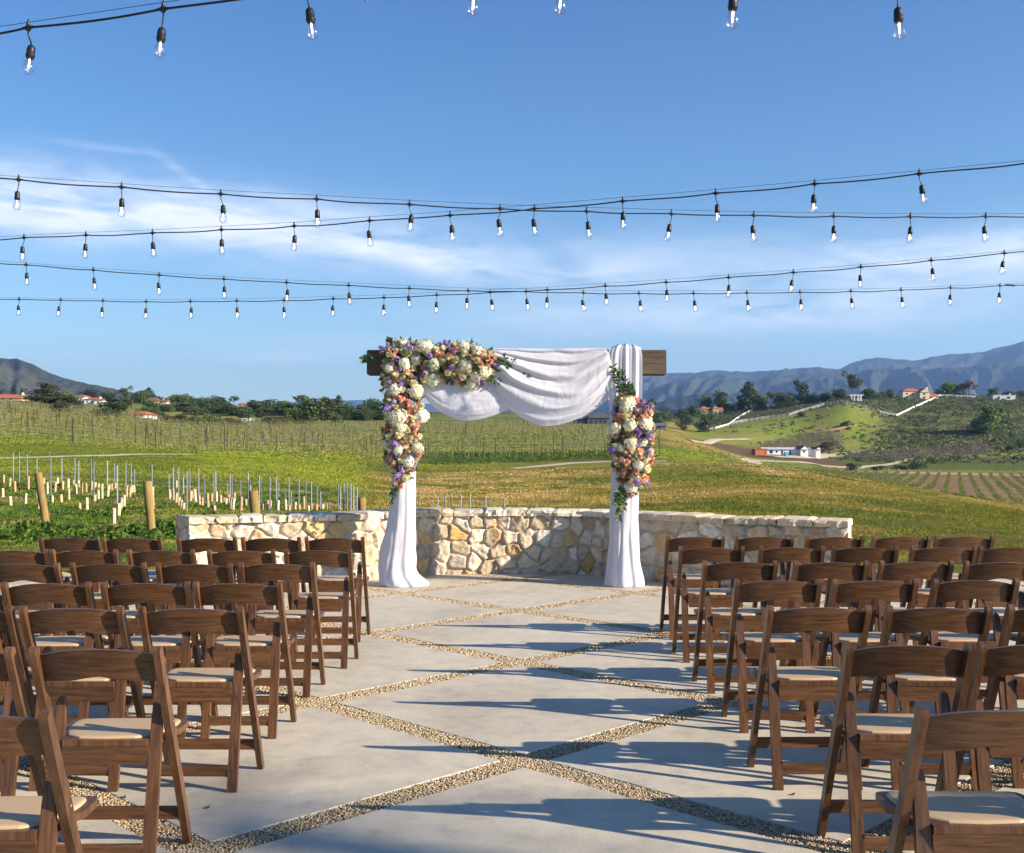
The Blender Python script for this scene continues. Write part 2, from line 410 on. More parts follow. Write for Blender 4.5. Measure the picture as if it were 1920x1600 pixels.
# ------------------------------------------------------------------ patio: concrete diamonds with pebble strips
NX,NY,HD=.055,5.147,1.167       # a lattice node and the half diagonal
GWID=.155
cm=nmat('concrete',(.5,.47,.4),.75,.25); nt=cm.node_tree; b=nt.nodes['Principled BSDF']; wp=worldpos(nt)
n1=noise(nt,wp,.9,7,.68,.4); n2=noise(nt,wp,7,7,.72); n3=noise(nt,wp,150,3,.7)
c=ramp(nt,n1,[(.3,(.45,.395,.305)),(.5,(.555,.49,.38)),(.7,(.62,.55,.435))])
c=mixc(nt,c,ramp(nt,n2,[(.32,(.78,.79,.80)),(.48,(.97,.97,.97)),(.62,(1.06,1.05,1.02))]),1.,'MULTIPLY')
c=mixc(nt,c,ramp(nt,n3,[(.3,(.74,.74,.74)),(.66,(1.16,1.16,1.15))]),1.,'MULTIPLY')
vr=N(nt,'ShaderNodeTexVoronoi'); vr.inputs['Scale'].default_value=2.3; L(nt,wp,vr.inputs['Vector'])
c=mixc(nt,ramp(nt,vr.outputs['Distance'],[(.0,(.35,.30,.26)),(.012,(1,1,1))]),c,1.,'MULTIPLY')
L(nt,c,b.inputs['Base Color']); L(nt,bump(nt,mixc(nt,n2,n3,.6),.35,.003),b.inputs['Normal'])
L(nt,ramp(nt,n2,[(.3,(.6,.6,.6)),(.7,(.85,.85,.85))]),b.inputs['Roughness'])

WALLP=[(-3.40,11.45),(-3.05,11.68),(-2.5,11.85),(-1.87,12.08),(-1.5,12.38),(-1.08,12.68),(-.55,12.80),(-.06,12.84),(.45,12.82),(.85,12.76),(1.12,12.60),(1.42,12.28),(1.9,11.86),(2.4,11.52),(2.9,11.25),(3.37,11.05)]
def clip_poly(P,nx,ny,c_):       # keep nx*x+ny*y<=c
    o=[]
    for i in range(len(P)):
        a_,b_=P[i],P[(i+1)%len(P)]; da=nx*a_[0]+ny*a_[1]-c_; db=nx*b_[0]+ny*b_[1]-c_
        if da<=0: o.append(a_)
        if (da<0)!=(db<0) and abs(da-db)>1e-9:
            t=da/(da-db); o.append((a_[0]+(b_[0]-a_[0])*t,a_[1]+(b_[1]-a_[1])*t))
    return o
slab=MB(); s2=math.sqrt(.5); step=HD*2*s2
c1_0=(NX+NY)*s2; c2_0=(NY-NX)*s2
PX0,PX1,PY0,PY1=-7.2,6.4,-5.5,13.05
for i in range(-14,12):
    for j in range(-14,12):
        a0,a1=c1_0+i*step+GWID/2,c1_0+(i+1)*step-GWID/2
        b0,b1=c2_0+j*step+GWID/2,c2_0+(j+1)*step-GWID/2
        P=[((p-q)*s2,(p+q)*s2) for p,q in ((a0,b0),(a1,b0),(a1,b1),(a0,b1))]
        for pl in ((1,0,PX1),(-1,0,-PX0),(0,1,PY1),(0,-1,-PY0),(s2,s2,(4.9+12.9)*s2),(-s2,s2,(4.6+12.9)*s2)):
            P=clip_poly(P,*pl)
            if len(P)<3: break
        if len(P)<3: continue
        n=len(P); cx=sum(p[0] for p in P)/n; cy=sum(p[1] for p in P)/n
        ar=sum(P[k][0]*P[(k+1)%n][1]-P[(k+1)%n][0]*P[k][1] for k in range(n))
        if abs(ar)<.02: continue
        if ar<0: P=P[::-1]
        ins=[(cx+(x-cx)*(1-.003/max(.05,math.hypot(x-cx,y-cy))),cy+(y-cy)*(1-.003/max(.05,math.hypot(x-cx,y-cy)))) for x,y in P]
        V=[(x,y,-.09) for x,y in P]+[(x,y,-.003) for x,y in P]+[(x,y,0) for x,y in ins]
        Fs=[tuple(range(2*n,3*n))]+[(k,(k+1)%n,n+(k+1)%n,n+k) for k in range(n)]+[(n+k,n+(k+1)%n,2*n+(k+1)%n,2*n+k) for k in range(n)]
        slab.add(V,Fs)
tag(slab.build('patio',cm),kind='structure')
# bed under the strips
bedm=nmat('gravel_bed',(.20,.15,.095),.95,.1); nt=bedm.node_tree
L(nt,ramp(nt,noise(nt,worldpos(nt),110,4,.7),[(.3,(.12,.085,.05)),(.6,(.36,.27,.165))]),nt.nodes['Principled BSDF'].inputs['Base Color'])
bed=MB(); P=[(PX0,PY0),(PX1,PY0),(PX1,PY1),(PX0,PY1)]
P=clip_poly(clip_poly(P,s2,s2,(4.9+12.9)*s2),-s2,s2,(4.6+12.9)*s2)
bed.add([(x,y,-.012) for x,y in P],[tuple(range(len(P)))])
tag(bed.build('gravel_bed',bedm),kind='structure')
# pebbles: every one a small faceted stone
def pebbles():
    pts=[]
    for fam in (0,1):
        for i in range(-3,9):
            cc=(c1_0 if fam==0 else c2_0)+i*step
            # strip: all points with (x+y)*s2=cc (fam 0) or (y-x)*s2=cc (fam 1)
            t=RS.uniform(-9,14,int(23*GWID*26000)); q=RS.uniform(-GWID/2,GWID/2,len(t))
            if fam==0: x=(cc+q-t)*s2; y=(cc+q+t)*s2
            else: x=(t-cc-q)*s2; y=(t+cc+q)*s2
            k=(y>3.45)&(y<13)&(np.abs(x)<y*.50)&(RS.rand(len(y))<np.clip((5.6/np.maximum(y,1))**1.15,0,1))
            pts.append(np.stack([x[k],y[k]],1))
    return np.concatenate(pts)
pp=pebbles(); n=len(pp)
base=np.array([[1,0,0],[0,1,0],[-1,0,0],[0,-1,0],[0,0,1],[.7,.7,.45],[-.7,.7,.45],[-.7,-.7,.45],[.7,-.7,.45]],float)
fac_=np.array([[0,1,5],[1,2,6],[2,3,7],[3,0,8],[5,1,6],[6,2,7],[7,3,8],[8,0,5],[5,6,4],[6,7,4],[7,8,4],[8,5,4]])
sz=RS.uniform(.0030,.0062,(n,1))*np.clip(pp[:,1:2]/5.0,1,1.9); asp=RS.uniform(.6,1.25,(n,3))*np.array([1,1,.65])
V=base[None]*sz[:,None]*asp[:,None]*(1+RS.uniform(-.15,.15,(n,9,3)))
an=RS.uniform(0,6.28,n); ca,sa=np.cos(an)[:,None],np.sin(an)[:,None]
X_=V[:,:,0]*ca-V[:,:,1]*sa; Y_=V[:,:,0]*sa+V[:,:,1]*ca
V=np.stack([X_+pp[:,0:1],Y_+pp[:,1:2],V[:,:,2]+RS.uniform(-.010,-.002,(n,1))],-1).reshape(-1,3)
Fa=(fac_[None]+np.arange(n)[:,None,None]*9).reshape(-1,3)
pal=np.array([(.52,.38,.20),(.60,.47,.29),(.36,.25,.13),(.66,.56,.40),(.46,.38,.27),(.22,.15,.09),(.56,.37,.17)])
pc=pal[RS.choice(7,n,p=[.25,.22,.14,.13,.12,.05,.09])]*RS.uniform(.70,.98,(n,1))
pm=nmat('pebble',(.5,.4,.3),.45,.4); L(pm.node_tree,attr(pm.node_tree),pm.node_tree.nodes['Principled BSDF'].inputs['Base Color'])
g=np_mesh('gravel',V,Fa,pm,vcol=np.repeat(pc,9,axis=0)); tag(g,kind='stuff')
# dry debris on the slab
lm_=nmat('dry_leaf',(.10,.06,.03),.8)
for px,py,lab in ((234,1496,'small dark dry leaf on the concrete among the left chairs near the front edge'),(389,1516,'small dark dry leaf on the concrete beside the aisle leg of a left chair'),(1435,1403,'small dark dry leaf on shaded concrete under the right aisle chairs'),(1487,1491,'small curled dry leaf lying right of a rear chair leg in the right block')):
    d=HC*F/(py-YH); q=MB(); a=rnd.uniform(0,6); e=Vector((math.cos(a),math.sin(a),0))*.013; s_=Vector((-e.y,e.x,0))*.5
    q.add([-e,s_+Vector((0,0,.004)),e+Vector((0,0,.006)),-s_,-e+Vector((0,0,.002)),s_+Vector((0,0,.006)),e+Vector((0,0,.008)),-s_+Vector((0,0,.002))],[(0,1,2,3),(7,6,5,4),(0,4,5,1),(1,5,6,2),(2,6,7,3),(3,7,4,0)])
    tag(q.build('dry_leaf',lm_,loc=((px-960)/F*d,d,.001)),lab,'leaf')

# ------------------------------------------------------------------ curved rubble stone wall
def wall_curve():
    P=[Vector((x,y)) for x,y in WALLP]; out=[]
    for i in range(len(P)-1):
        p0=P[max(i-1,0)];p1=P[i];p2=P[i+1];p3=P[min(i+2,len(P)-1)]
        for k in range(40):
            t=k/40; out.append(.5*((2*p1)+(p2-p0)*t+(2*p0-5*p1+4*p2-p3)*t*t+(3*p1-p0-3*p2+p3)*t**3))
    out.append(P[-1]); return out
wc=wall_curve(); arc=[0]
for a_,b_ in zip(wc[:-1],wc[1:]): arc.append(arc[-1]+(b_-a_).length)
arc=np.array(arc); WX=np.array([p.x for p in wc]); WY=np.array([p.y for p in wc]); WLEN=arc[-1]
WH=.735; WT=.42
def wall_pt(s,off):       # off: forward (towards the chairs)
    x=np.interp(s,arc,WX); y=np.interp(s,arc,WY)
    tx=np.interp(s+.05,arc,WX)-np.interp(s-.05,arc,WX); ty=np.interp(s+.05,arc,WY)-np.interp(s-.05,arc,WY)
    l=np.hypot(tx,ty)+1e-9; tx/=l; ty/=l
    return x+ty*off,y-tx*off
def stone_field(S,Z,seed,cell,jit=.62,top=None):
    """irregular voronoi stones: returns height 0..1, per stone id noise and colours"""
    r=np.random.RandomState(seed)
    # seeds in loose courses
    seeds=[]; z=0
    ny=max(1,int(round((Z.max()-Z.min())/cell[1])))
    for j in range(-1,ny+1):
        zc=Z.min()+(j+.5)*(Z.max()-Z.min())/ny
        s=S.min()-cell[0]
        while s<S.max()+cell[0]:
            s+=cell[0]*r.uniform(.55,1.5); seeds.append((s,zc+cell[1]*r.uniform(-.5,.5)*jit*1.5))
    seeds=np.array(seeds); ns=len(seeds)
    q=np.stack([S.ravel(),Z.ravel()],1)
    wob=np.stack([fbm(q[:,0]*9,q[:,1]*9,3,seed)-.5,fbm(q[:,0]*9+50,q[:,1]*9,3,seed)-.5],1)*.05
    q2=q+wob
    i1=np.zeros(len(q),int); e=np.zeros(len(q))
    for a0 in range(0,len(q),20000):
        qq=q2[a0:a0+20000]
        w_=r.permutation(1)  # keep stream
        D2=(qq[:,None,0]-seeds[None,:,0])**2+((qq[:,None,1]-seeds[None,:,1])*1.12)**2
        two=np.argpartition(D2,1,axis=1)[:,:2]; d=np.take_along_axis(D2,two,1)
        sw=d[:,0]>d[:,1]; two[sw]=two[sw][:,::-1]
        A_=seeds[two[:,0]]; B_=seeds[two[:,1]]
        ab=B_-A_; lab=np.linalg.norm(ab,axis=1)+1e-9
        e[a0:a0+20000]=np.sum((( A_+B_)/2-qq)*ab,1)/lab
        i1[a0:a0+20000]=two[:,0]
    e=e.reshape(S.shape); i1=i1.reshape(S.shape)
    hgt=smooth01(e,.003,.020)
    tilt=r.uniform(-1,1,(ns,2)); lvl=r.uniform(.35,1,ns)
    cs=seeds[i1]
    pl=(tilt[i1,0]*(S-cs[...,0])+tilt[i1,1]*(Z-cs[...,1]))*.16
    # facets broken across each stone
    fa=np.abs((S-cs[...,0])*np.cos(tilt[i1,0]*6)+(Z-cs[...,1])*np.sin(tilt[i1,0]*6)+tilt[i1,1]*.03)*.13*(r.rand(ns)[i1]<.35)
    return hgt,lvl[i1],pl-fa,i1,ns,r
def stone_cols(i1,ns,r,hgt,S,Z,dark=0):
    pal=np.array([(.60,.50,.37),(.68,.59,.46),(.52,.42,.29),(.62,.44,.22),(.70,.64,.54),(.48,.41,.33),(.58,.37,.14)])
    sc=pal[r.choice(7,ns,p=[.29,.26,.16,.05,.14,.08,.02])]*r.uniform(.85,1.08,(ns,1))
    c=sc[i1]
    st=smooth01(fbm(S*5,Z*5,4,91),.52,.72)[...,None]*np.array(r.rand(ns)<.5)[i1][...,None]
    c=c*(1-st*.75)+np.array((.50,.30,.13))*st*.75
    c=c*(.82+.36*fbm(S*30,Z*30,3,5)[...,None])
    m=(1-smooth01(hgt,.0,.55))[...,None]
    return c*(1-m)+np.array((.60,.54,.44))*m
ns_=int(WLEN/.0115); nz_=int(WH/.0115)
S,Zz=np.meshgrid(np.linspace(0,WLEN,ns_),np.linspace(0,WH-.055,nz_),indexing='ij')
h_,lv,pl,i1,nst,rr_=stone_field(S,Zz,5,(.20,.158))
off=WT/2-.05+h_*(.018+.032*lv)+h_*pl+h_*(fbm(S*16,Zz*16,5,2)-.5)*.045+(fbm(S*60,Zz*60,2,3)-.5)*.006
off+= -.0
wm=nmat('rubble_stone',(.6,.5,.4),.9,.15); nt=wm.node_tree; b=nt.nodes['Principled BSDF']; wp=worldpos(nt)
n2=noise(nt,wp,45,6,.7)
L(nt,mixc(nt,attr(nt),ramp(nt,n2,[(.3,(.72,.70,.67)),(.6,(1.08,1.07,1.05))]),1.,'MULTIPLY'),b.inputs['Base Color'])
L(nt,bump(nt,n2,.8,.006),b.inputs['Normal'])
wall=empty('stone_wall',(0,12.6,0),label='low curved wall of cream and tan rubble stone behind the flower arch',cat='wall')
def rel(o,root):   # parent keeping the mesh in world coordinates
    o.parent=root; o.matrix_parent_inverse=Matrix.Translation(-Vector(root.location)); return o
def wall_sheet(name,S,Zs,off,cols):
    x,y=wall_pt(S.ravel(),off.ravel()); V=np.stack([x,y,Zs.ravel()],1)
    return np_mesh(name,V,grid_faces(*S.shape),wm,vcol=cols.reshape(-1,3),smooth=False)
f=wall_sheet('wall_face',S,Zz,off,stone_cols(i1,nst,rr_,h_,S,Zz)); rel(f,wall)
S2,Z2=np.meshgrid(np.linspace(0,WLEN,300),np.linspace(0,WH-.055,22),indexing='ij')
h2,lv2,pl2,i2,ns2,r2=stone_field(S2,Z2,9,(.18,.14))
f=wall_sheet('wall_back',S2,Z2,-(WT/2-.05+h2*.03*lv2),stone_cols(i2,ns2,r2,h2,S2,Z2)); rel(f,wall)
# ends
for sgn,s_,nm in ((-1,.035,'end_a'),(1,WLEN-.045,'end_b')):
    T_,Z3=np.meshgrid(np.linspace(-WT/2+.03,WT/2-.03,44),np.linspace(0,WH-.055,60),indexing='ij')
    h3,lv3,pl3,i3,ns3,r3=stone_field(T_,Z3,13+sgn,(.19,.15))
    bul=sgn*(h3*(.02+.03*lv3)+(fbm(T_*20,Z3*20,3,4)-.5)*.012)
    x,y=wall_pt(np.full(T_.size,s_),T_.ravel()); x2,y2=wall_pt(np.array([abs(s_-.01)]),np.array([0.])); x3,y3=wall_pt(np.array([s_]),np.array([0.]))
    td=np.array([np.interp(min(s_+.1,WLEN),arc,WX)-np.interp(max(s_-.1,0),arc,WX),np.interp(min(s_+.1,WLEN),arc,WY)-np.interp(max(s_-.1,0),arc,WY)]); td/=np.linalg.norm(td)
    V=np.stack([x+td[0]*bul.ravel(),y+td[1]*bul.ravel(),Z3.ravel()],1)
    rel(np_mesh('wall_end',V,grid_faces(*T_.shape),wm,vcol=stone_cols(i3,ns3,r3,h3,T_,Z3).reshape(-1,3)),wall)
# flat coping stones along the top
cop=[];s_=-.03; k=0
while s_<WLEN+.02:
    l=rnd.uniform(.20,.42); e_=min(s_+l,WLEN+.04)
    if WLEN+.04-e_<.15: e_=WLEN+.04
    bm=bmesh.new(); t_=rnd.uniform(.052,.064); nx_,ny_,nzz=9,9,3
    ov=rnd.uniform(.0,.035); zt=WH-.058+t_; 
    dz=rnd.uniform(-.003,.003)
    vs={}
    q=MB(); Vv=[];
    SS=np.linspace(s_+.005,e_-.005,nx_); OO=np.linspace(-WT/2+.0,WT/2+ov,ny_); ZZ=np.linspace(WH-.075,zt,nzz)
    def P3(i,j,k2):
        a_=SS[i]; o_=OO[j]; z_=ZZ[k2]
        a_+= .018*(float(vnoise(j*.9+k*7,k2*1.1,3))-.5)*(1 if i in(0,nx_-1) else 0); o_+=.05*(float(vnoise(i*.8+k*5,k2*.9,4))-.5)*(1 if j in(0,ny_-1) else 0)
        if k2==nzz-1: z_+=.016*(float(fbm(a_*9,o_*9,3,6))-.5)+dz-(.012 if i in(0,nx_-1) or j in(0,ny_-1) else 0)
        x,y=wall_pt(np.array([a_]),np.array([o_])); return (x[0],y[0],z_)
    def gridq(fn,n_,m_,flip):
        q.add([fn(i,j) for i in range(n_) for j in range(m_)],[tuple(x) if not flip else tuple(x)[::-1] for x in grid_faces(n_,m_).tolist()])
    gridq(lambda i,j:P3(i,j,nzz-1),nx_,ny_,True); gridq(lambda i,j:P3(i,ny_-1,j),nx_,nzz,False); gridq(lambda i,j:P3(i,0,j),nx_,nzz,True)
    gridq(lambda i,j:P3(0,i,j),ny_,nzz,True); gridq(lambda i,j:P3(nx_-1,i,j),ny_,nzz,False)
    colr=np.array(rnd.choice([(.60,.50,.37),(.66,.57,.44),(.54,.45,.34),(.68,.62,.53),(.58,.48,.33),(.52,.45,.37)]))*rnd.uniform(.9,1.08)
    q.c=[tuple(colr)]*len(q.f)
    rel(q.build('coping_stone',wm),wall); s_=e_; k+=1
# ------------------------------------------------------------------ folding chairs
def bm_obj(name,bm,mat,parent,bev=0,seg=2,smooth=True):
    if bev>0:
        bmesh.ops.bevel(bm,geom=[e for e in bm.edges if len(e.link_faces)==2 and e.calc_face_angle(0)>.5],offset=bev,segments=seg,affect='EDGES',profile=.7,clamp_overlap=True)
    bmesh.ops.recalc_face_normals(bm,faces=bm.faces)
    me=bpy.data.meshes.new(name); bm.to_mesh(me); bm.free(); me.materials.append(mat)
    if smooth:
        me.polygons.foreach_set('use_smooth',[True]*len(me.polygons))
        try: me.set_sharp_from_angle(angle=math.radians(50))
        except Exception: pass
    o=bpy.data.objects.new(name,me); return link(o,parent)
def prism(bm,poly,a,b,axis):
    """extrude a 2D outline between a and b along axis (0=x,1=y,2=z)"""
    def mk(p,t): return (t,p[0],p[1]) if axis==0 else ((p[0],t,p[1]) if axis==1 else (p[0],p[1],t))
    v0=[bm.verts.new(mk(p,a)) for p in poly]; v1=[bm.verts.new(mk(p,b)) for p in poly]
    bm.faces.new(v0); bm.faces.new(v1[::-1])
    n=len(poly)
    for i in range(n): bm.faces.new((v0[i],v0[(i+1)%n],v1[(i+1)%n],v1[i]))
    return v0+v1
def make_chair():
    root=empty('folding_chair',(0,0,0))
    W=.22
    # long side posts: back top -> front foot
    cl=[(.165,0.,.036),(.06,.235,.042),(-.05,.46,.047),(-.135,.635,.043),(-.187,.745,.038)]
    for s in (-1,1):
        f_=[];r_=[]
        for i,(y,z,w) in enumerate(cl):
            f_.append((y+w/2,z+ (w*.0 if i else 0))); r_.append((y-w/2,z))
        y,z,w=cl[-1]; cx,cz=y-.008,z+.018
        tip=[(cx+w/2*math.cos(a),cz+w/2*math.sin(a)+.003) for a in [math.radians(t) for t in (10,45,80,110,145,175)]]
        poly=f_+tip+r_[::-1]
        bm=bmesh.new(); prism(bm,poly,s*W-.0125*s-.0125,s*W-.0125*s+.0125,0)
        bm_obj('side_post',bm,M['chair'],root,.006,3)
    # short rear legs
    for s in (-1,1):
        xc=s*.168
        prof=[(xc-.021,0),(xc+.021,0),(xc+.021,.38),(xc+.018,.50),(xc+.015,.565),(xc+.009,.583),(xc,.589),(xc-.009,.583),(xc-.015,.565),(xc-.018,.50),(xc-.021,.38)]
        bm=bmesh.new(); vs=prism(bm,prof,-.011,.011,1)
        for v in vs: v.co.y+= -.178+.125*(v.co.z/.589)
        bm_obj('rear_leg',bm,M['chair'],root,.005,2)
    # curved back board
    bm=bmesh.new(); n=20; x1=W-.026; vs=[]
    for i in range(n+1):
        t=-1+2*i/n; x=t*x1
        yb=-.150-.034*(1-t*t); zt=.752+.024*(1-abs(t)**2.2); zb=.652+.022*(1-abs(t)**1.6)+.004*math.cos(t*math.pi*2.)
        th=.0085; lean=.018
        vs.append([bm.verts.new((x,yb+th-lean,zt)),bm.verts.new((x,yb-th-lean,zt)),bm.verts.new((x,yb-th+lean,zb)),bm.verts.new((x,yb+th+lean,zb))])
    for a_,b_ in zip(vs[:-1],vs[1:]):
        for k in range(4): bm.faces.new((a_[k],a_[(k+1)%4],b_[(k+1)%4],b_[k]))
    bm.faces.new(vs[0]); bm.faces.new(vs[-1][::-1])
    bm_obj('backrest',bm,M['board'],root,.005,3)
    # seat frame: trapezoid board with rounded front corners, cut to leave the posts free
    def seat_outline(g=0.):
        wq,wr,wf=.145,.184,.214; y0,y1=-.112,.188; r=.03
        return [(-wq,y0),(wq,y0),(wq,-.068),(wr,-.064),(wr,.0),(wf,.055),(wf,y1-r),(wf-r*.3,y1-r*.3),(wf-r,y1),(-wf+r,y1),(-wf+r*.3,y1-r*.3),(-wf,y1-r),(-wf,.055),(-wr,.0),(-wr,-.064),(-wq,-.068)]
    bm=bmesh.new(); vs=prism(bm,seat_outline(),.426,.447,2)
    bm_obj('seat_frame',bm,M['chair'],root,.004,2)
    # vinyl pad
    bm=bmesh.new(); o0=seat_outline(.018)
    o0=[(-.137,-.100),(.137,-.100),(.160,-.03),(.190,.05),(.192,.135),(.184,.160),(.160,.172),(-.160,.172),(-.184,.160),(-.192,.135),(-.190,.05),(-.160,-.03)]
    rings=[]
    for g,z in ((0,.4465),(0,.4505),(.004,.4545),(.016,.4565),(.06,.4568)):
        ring=[]
        for x,y in o0:
            cx,cy=0,.04; l=math.hypot(x-cx,y-cy); k_=(l-g*1.1)/l; ring.append(bm.verts.new((cx+(x-cx)*k_,cy+(y-cy)*k_,z)))
        rings.append(ring)
    for a_,b_ in zip(rings[:-1],rings[1:]):
        for k in range(12): bm.faces.new((a_[k],a_[(k+1)%12],b_[(k+1)%12],b_[k]))
    bm.faces.new(rings[-1])
    o=bm_obj('seat_pad',bm,M['pad'],root,0)
    sd=o.modifiers.new('soft','SUBSURF'); sd.levels=1; sd.render_levels=1
    # rails
    def rail(name,x,y0,y1,z0,z1,bev=.004,lean=0):
        bm=bmesh.new(); prism(bm,[(-x,z0),(x,z0),(x,z1),(-x,z1)],y0,y1,1)
        bm_obj(name,bm,M['board'],root,bev,2)
    def wedge(name,x,z0,z1,yc):    # rear apron has slanted ends
        bm=bmesh.new(); prism(bm,[(-x+.008,z0),(x-.008,z0),(x,z1-.03),(x,z1),(-x,z1),(-x,z1-.03)],yc-.009,yc+.009,1)
        bm_obj(name,bm,M['board'],root,.004,2)
    wedge('rear_apron',.147,.362,.4255,-.101)
    def stretcher(name,x,yc,z0,z1,th,fil):
        pr=[]
        pr+= [(-x,z0-fil),(-x+fil*.35,z0-fil*.35),(-x+fil,z0),(x-fil,z0),(x-fil*.35,z0-fil*.35),(x,z0-fil),(x,z1+fil),(x-fil*.35,z1+fil*.35),(x-fil,z1),(-x+fil,z1),(-x+fil*.35,z1+fil*.35),(-x,z1+fil)]
        bm=bmesh.new(); prism(bm,pr,yc-th/2,yc+th/2,1); bm_obj(name,bm,M['board'],root,.003,2)
    stretcher('rear_stretcher',.148,-.160,.062,.106,.017,.010)
    stretcher('front_stretcher',.194,.108,.103,.147,.020,.006)
    # steel hinge pins
    for s in (-1,1):
        q=MB(); q.tube([(s*.188,-.062,.50),(s*.2215,-.062,.50)],.005,8); q.build('hinge_pin',M['steel'],root,True)
    return root
proto=make_chair()
km=kidmap(proto)
def row(xs_px,ytop,side):
    d=(HC-.787)*F/(ytop-YH)
    return [((x-960)/F*d,d) for x in xs_px],d
WCH=.44
# left outer edge of every chair back in the photo (px), the row's post-top height (px)
RR=[(1004,[1249,1378,1508,1633,1755]),(1023.8,[1273.6,1424,1562,1708,1838]),(1050.5,[1316,1485,1648,1809]),(1084.7,[1378,1557,1748]),(1134,[1437,1663,1895]),(1203.6,[1585,1836]),(1323,[1717])]
LR=[(1006,[73.6,192.6,333,454,571]),(1029,[-35,96,239,391,532]),(1053.6,[-190,-28,134,294,449]),(1089.6,[-345,-170,6,188,364]),(1136,[-385,-175,36,262]),(1210.5,[-215,58]),(1331,[-228])]
ordw=['front','second','third','fourth','fifth','sixth','seventh']
posw=['aisle seat','second seat from the aisle','third seat from the aisle','fourth seat from the aisle','fifth seat from the aisle']
used=False; r7=random.Random(3)
for side,R_ in (('right',RR),('left',LR)):
    for ri,(yt,xs_) in enumerate(R_):
        pos,d=row(xs_,yt,side)
        pos=[p[0]+WCH/2 for p in pos]
        if side=='right':
            while len(pos)<5: pos.append(pos[-1]+.51+r7.uniform(-.01,.012))
            order=pos
        else:
            pos=[p for p in pos]
            while len(pos)<5: pos.insert(0,pos[0]-.50+r7.uniform(-.012,.012))
            order=pos[::-1]
            order=[p for p in order]
        for ci,x in enumerate(order):
            if side=='left' and (x+.35)*F/(d+.2)<-1010: continue
            o=proto if not used else copy_tree(proto,None,km); used=True
            o.location=(x+r7.uniform(-.004,.004),d+.19+(0 if ci==0 else r7.uniform(-.02,.02)),0)
            o.rotation_euler=(0,0,r7.uniform(-.022,.022)*(1 if ci==0 else 1.7))
            tag(o,'brown folding chair, %s, %s row, %s of the aisle'%(posw[ci],ordw[ri],side),'folding chair','folding chairs set out in rows %s of the aisle'%side)
# ------------------------------------------------------------------ timber arch
AD=11.62                                    # distance of the arch plane
def A(px,py,d=AD): return px2w(px,py,d)
tim=wood_mat('weathered_timber',(.17,.135,.10),(.075,.058,.045),.85,(3,40,40),.004,.15,.1)
timv=wood_mat('weathered_timber_upright',(.17,.135,.10),(.075,.058,.045),.85,(40,40,3),.004,.15,.1)
arch=empty('timber_arch',(0,AD,0),label='weathered timber arch of one thick beam on two draped posts',cat='arch')
bx0,bx1=A(690,0).x,A(1247,0).x; bz0,bz1=A(0,704).z,A(0,658).z
BD=.11
def tbox(name,x0,x1,y0,y1,z0,z1,m,sub=14):
    bm=bmesh.new(); bmesh.ops.create_cube(bm,size=1)
    for v in bm.verts: v.co=Vector(((x0+x1)/2+v.co.x*(x1-x0),(y0+y1)/2+v.co.y*(y1-y0),(z0+z1)/2+v.co.z*(z1-z0)))
    bmesh.ops.bevel(bm,geom=bm.edges[:],offset=.008,segments=2,affect='EDGES')
    o=bm_obj(name,bm,m,None); rel(o,arch); return o
tbox('beam',bx0,bx1,AD-BD,AD+BD,bz0,bz1,tim)
lx=(A(744,0).x,A(770,0).x); rx=(A(1158,0).x,A(1188,0).x)
for a_,b_ in (lx,rx): tbox('post',a_,b_,AD-.075,AD+.075,.0,bz0-.002,timv)

# ------------------------------------------------------------------ white cloth
cl=bpy.data.materials.new('white_chiffon'); cl.use_nodes=True; nt=cl.node_tree; b=nt.nodes['Principled BSDF']
b.inputs['Base Color'].default_value=(.78,.77,.83,1); b.inputs['Roughness'].default_value=.9; b.inputs['Specular IOR Level'].default_value=.1
wv=noise(nt,coords(nt,(1.6,1.6,.6)),7,4,.5,.8); L(nt,bump(nt,wv,.45,.02),b.inputs['Normal'])
tr=N(nt,'ShaderNodeBsdfTranslucent'); tr.inputs['Color'].default_value=(.78,.77,.83,1)
mx=N(nt,'ShaderNodeMixShader'); mx.inputs[0].default_value=.40; L(nt,b.outputs[0],mx.inputs[1]); L(nt,tr.outputs[0],mx.inputs[2]); L(nt,mx.outputs[0],nt.nodes['Material Output'].inputs['Surface'])

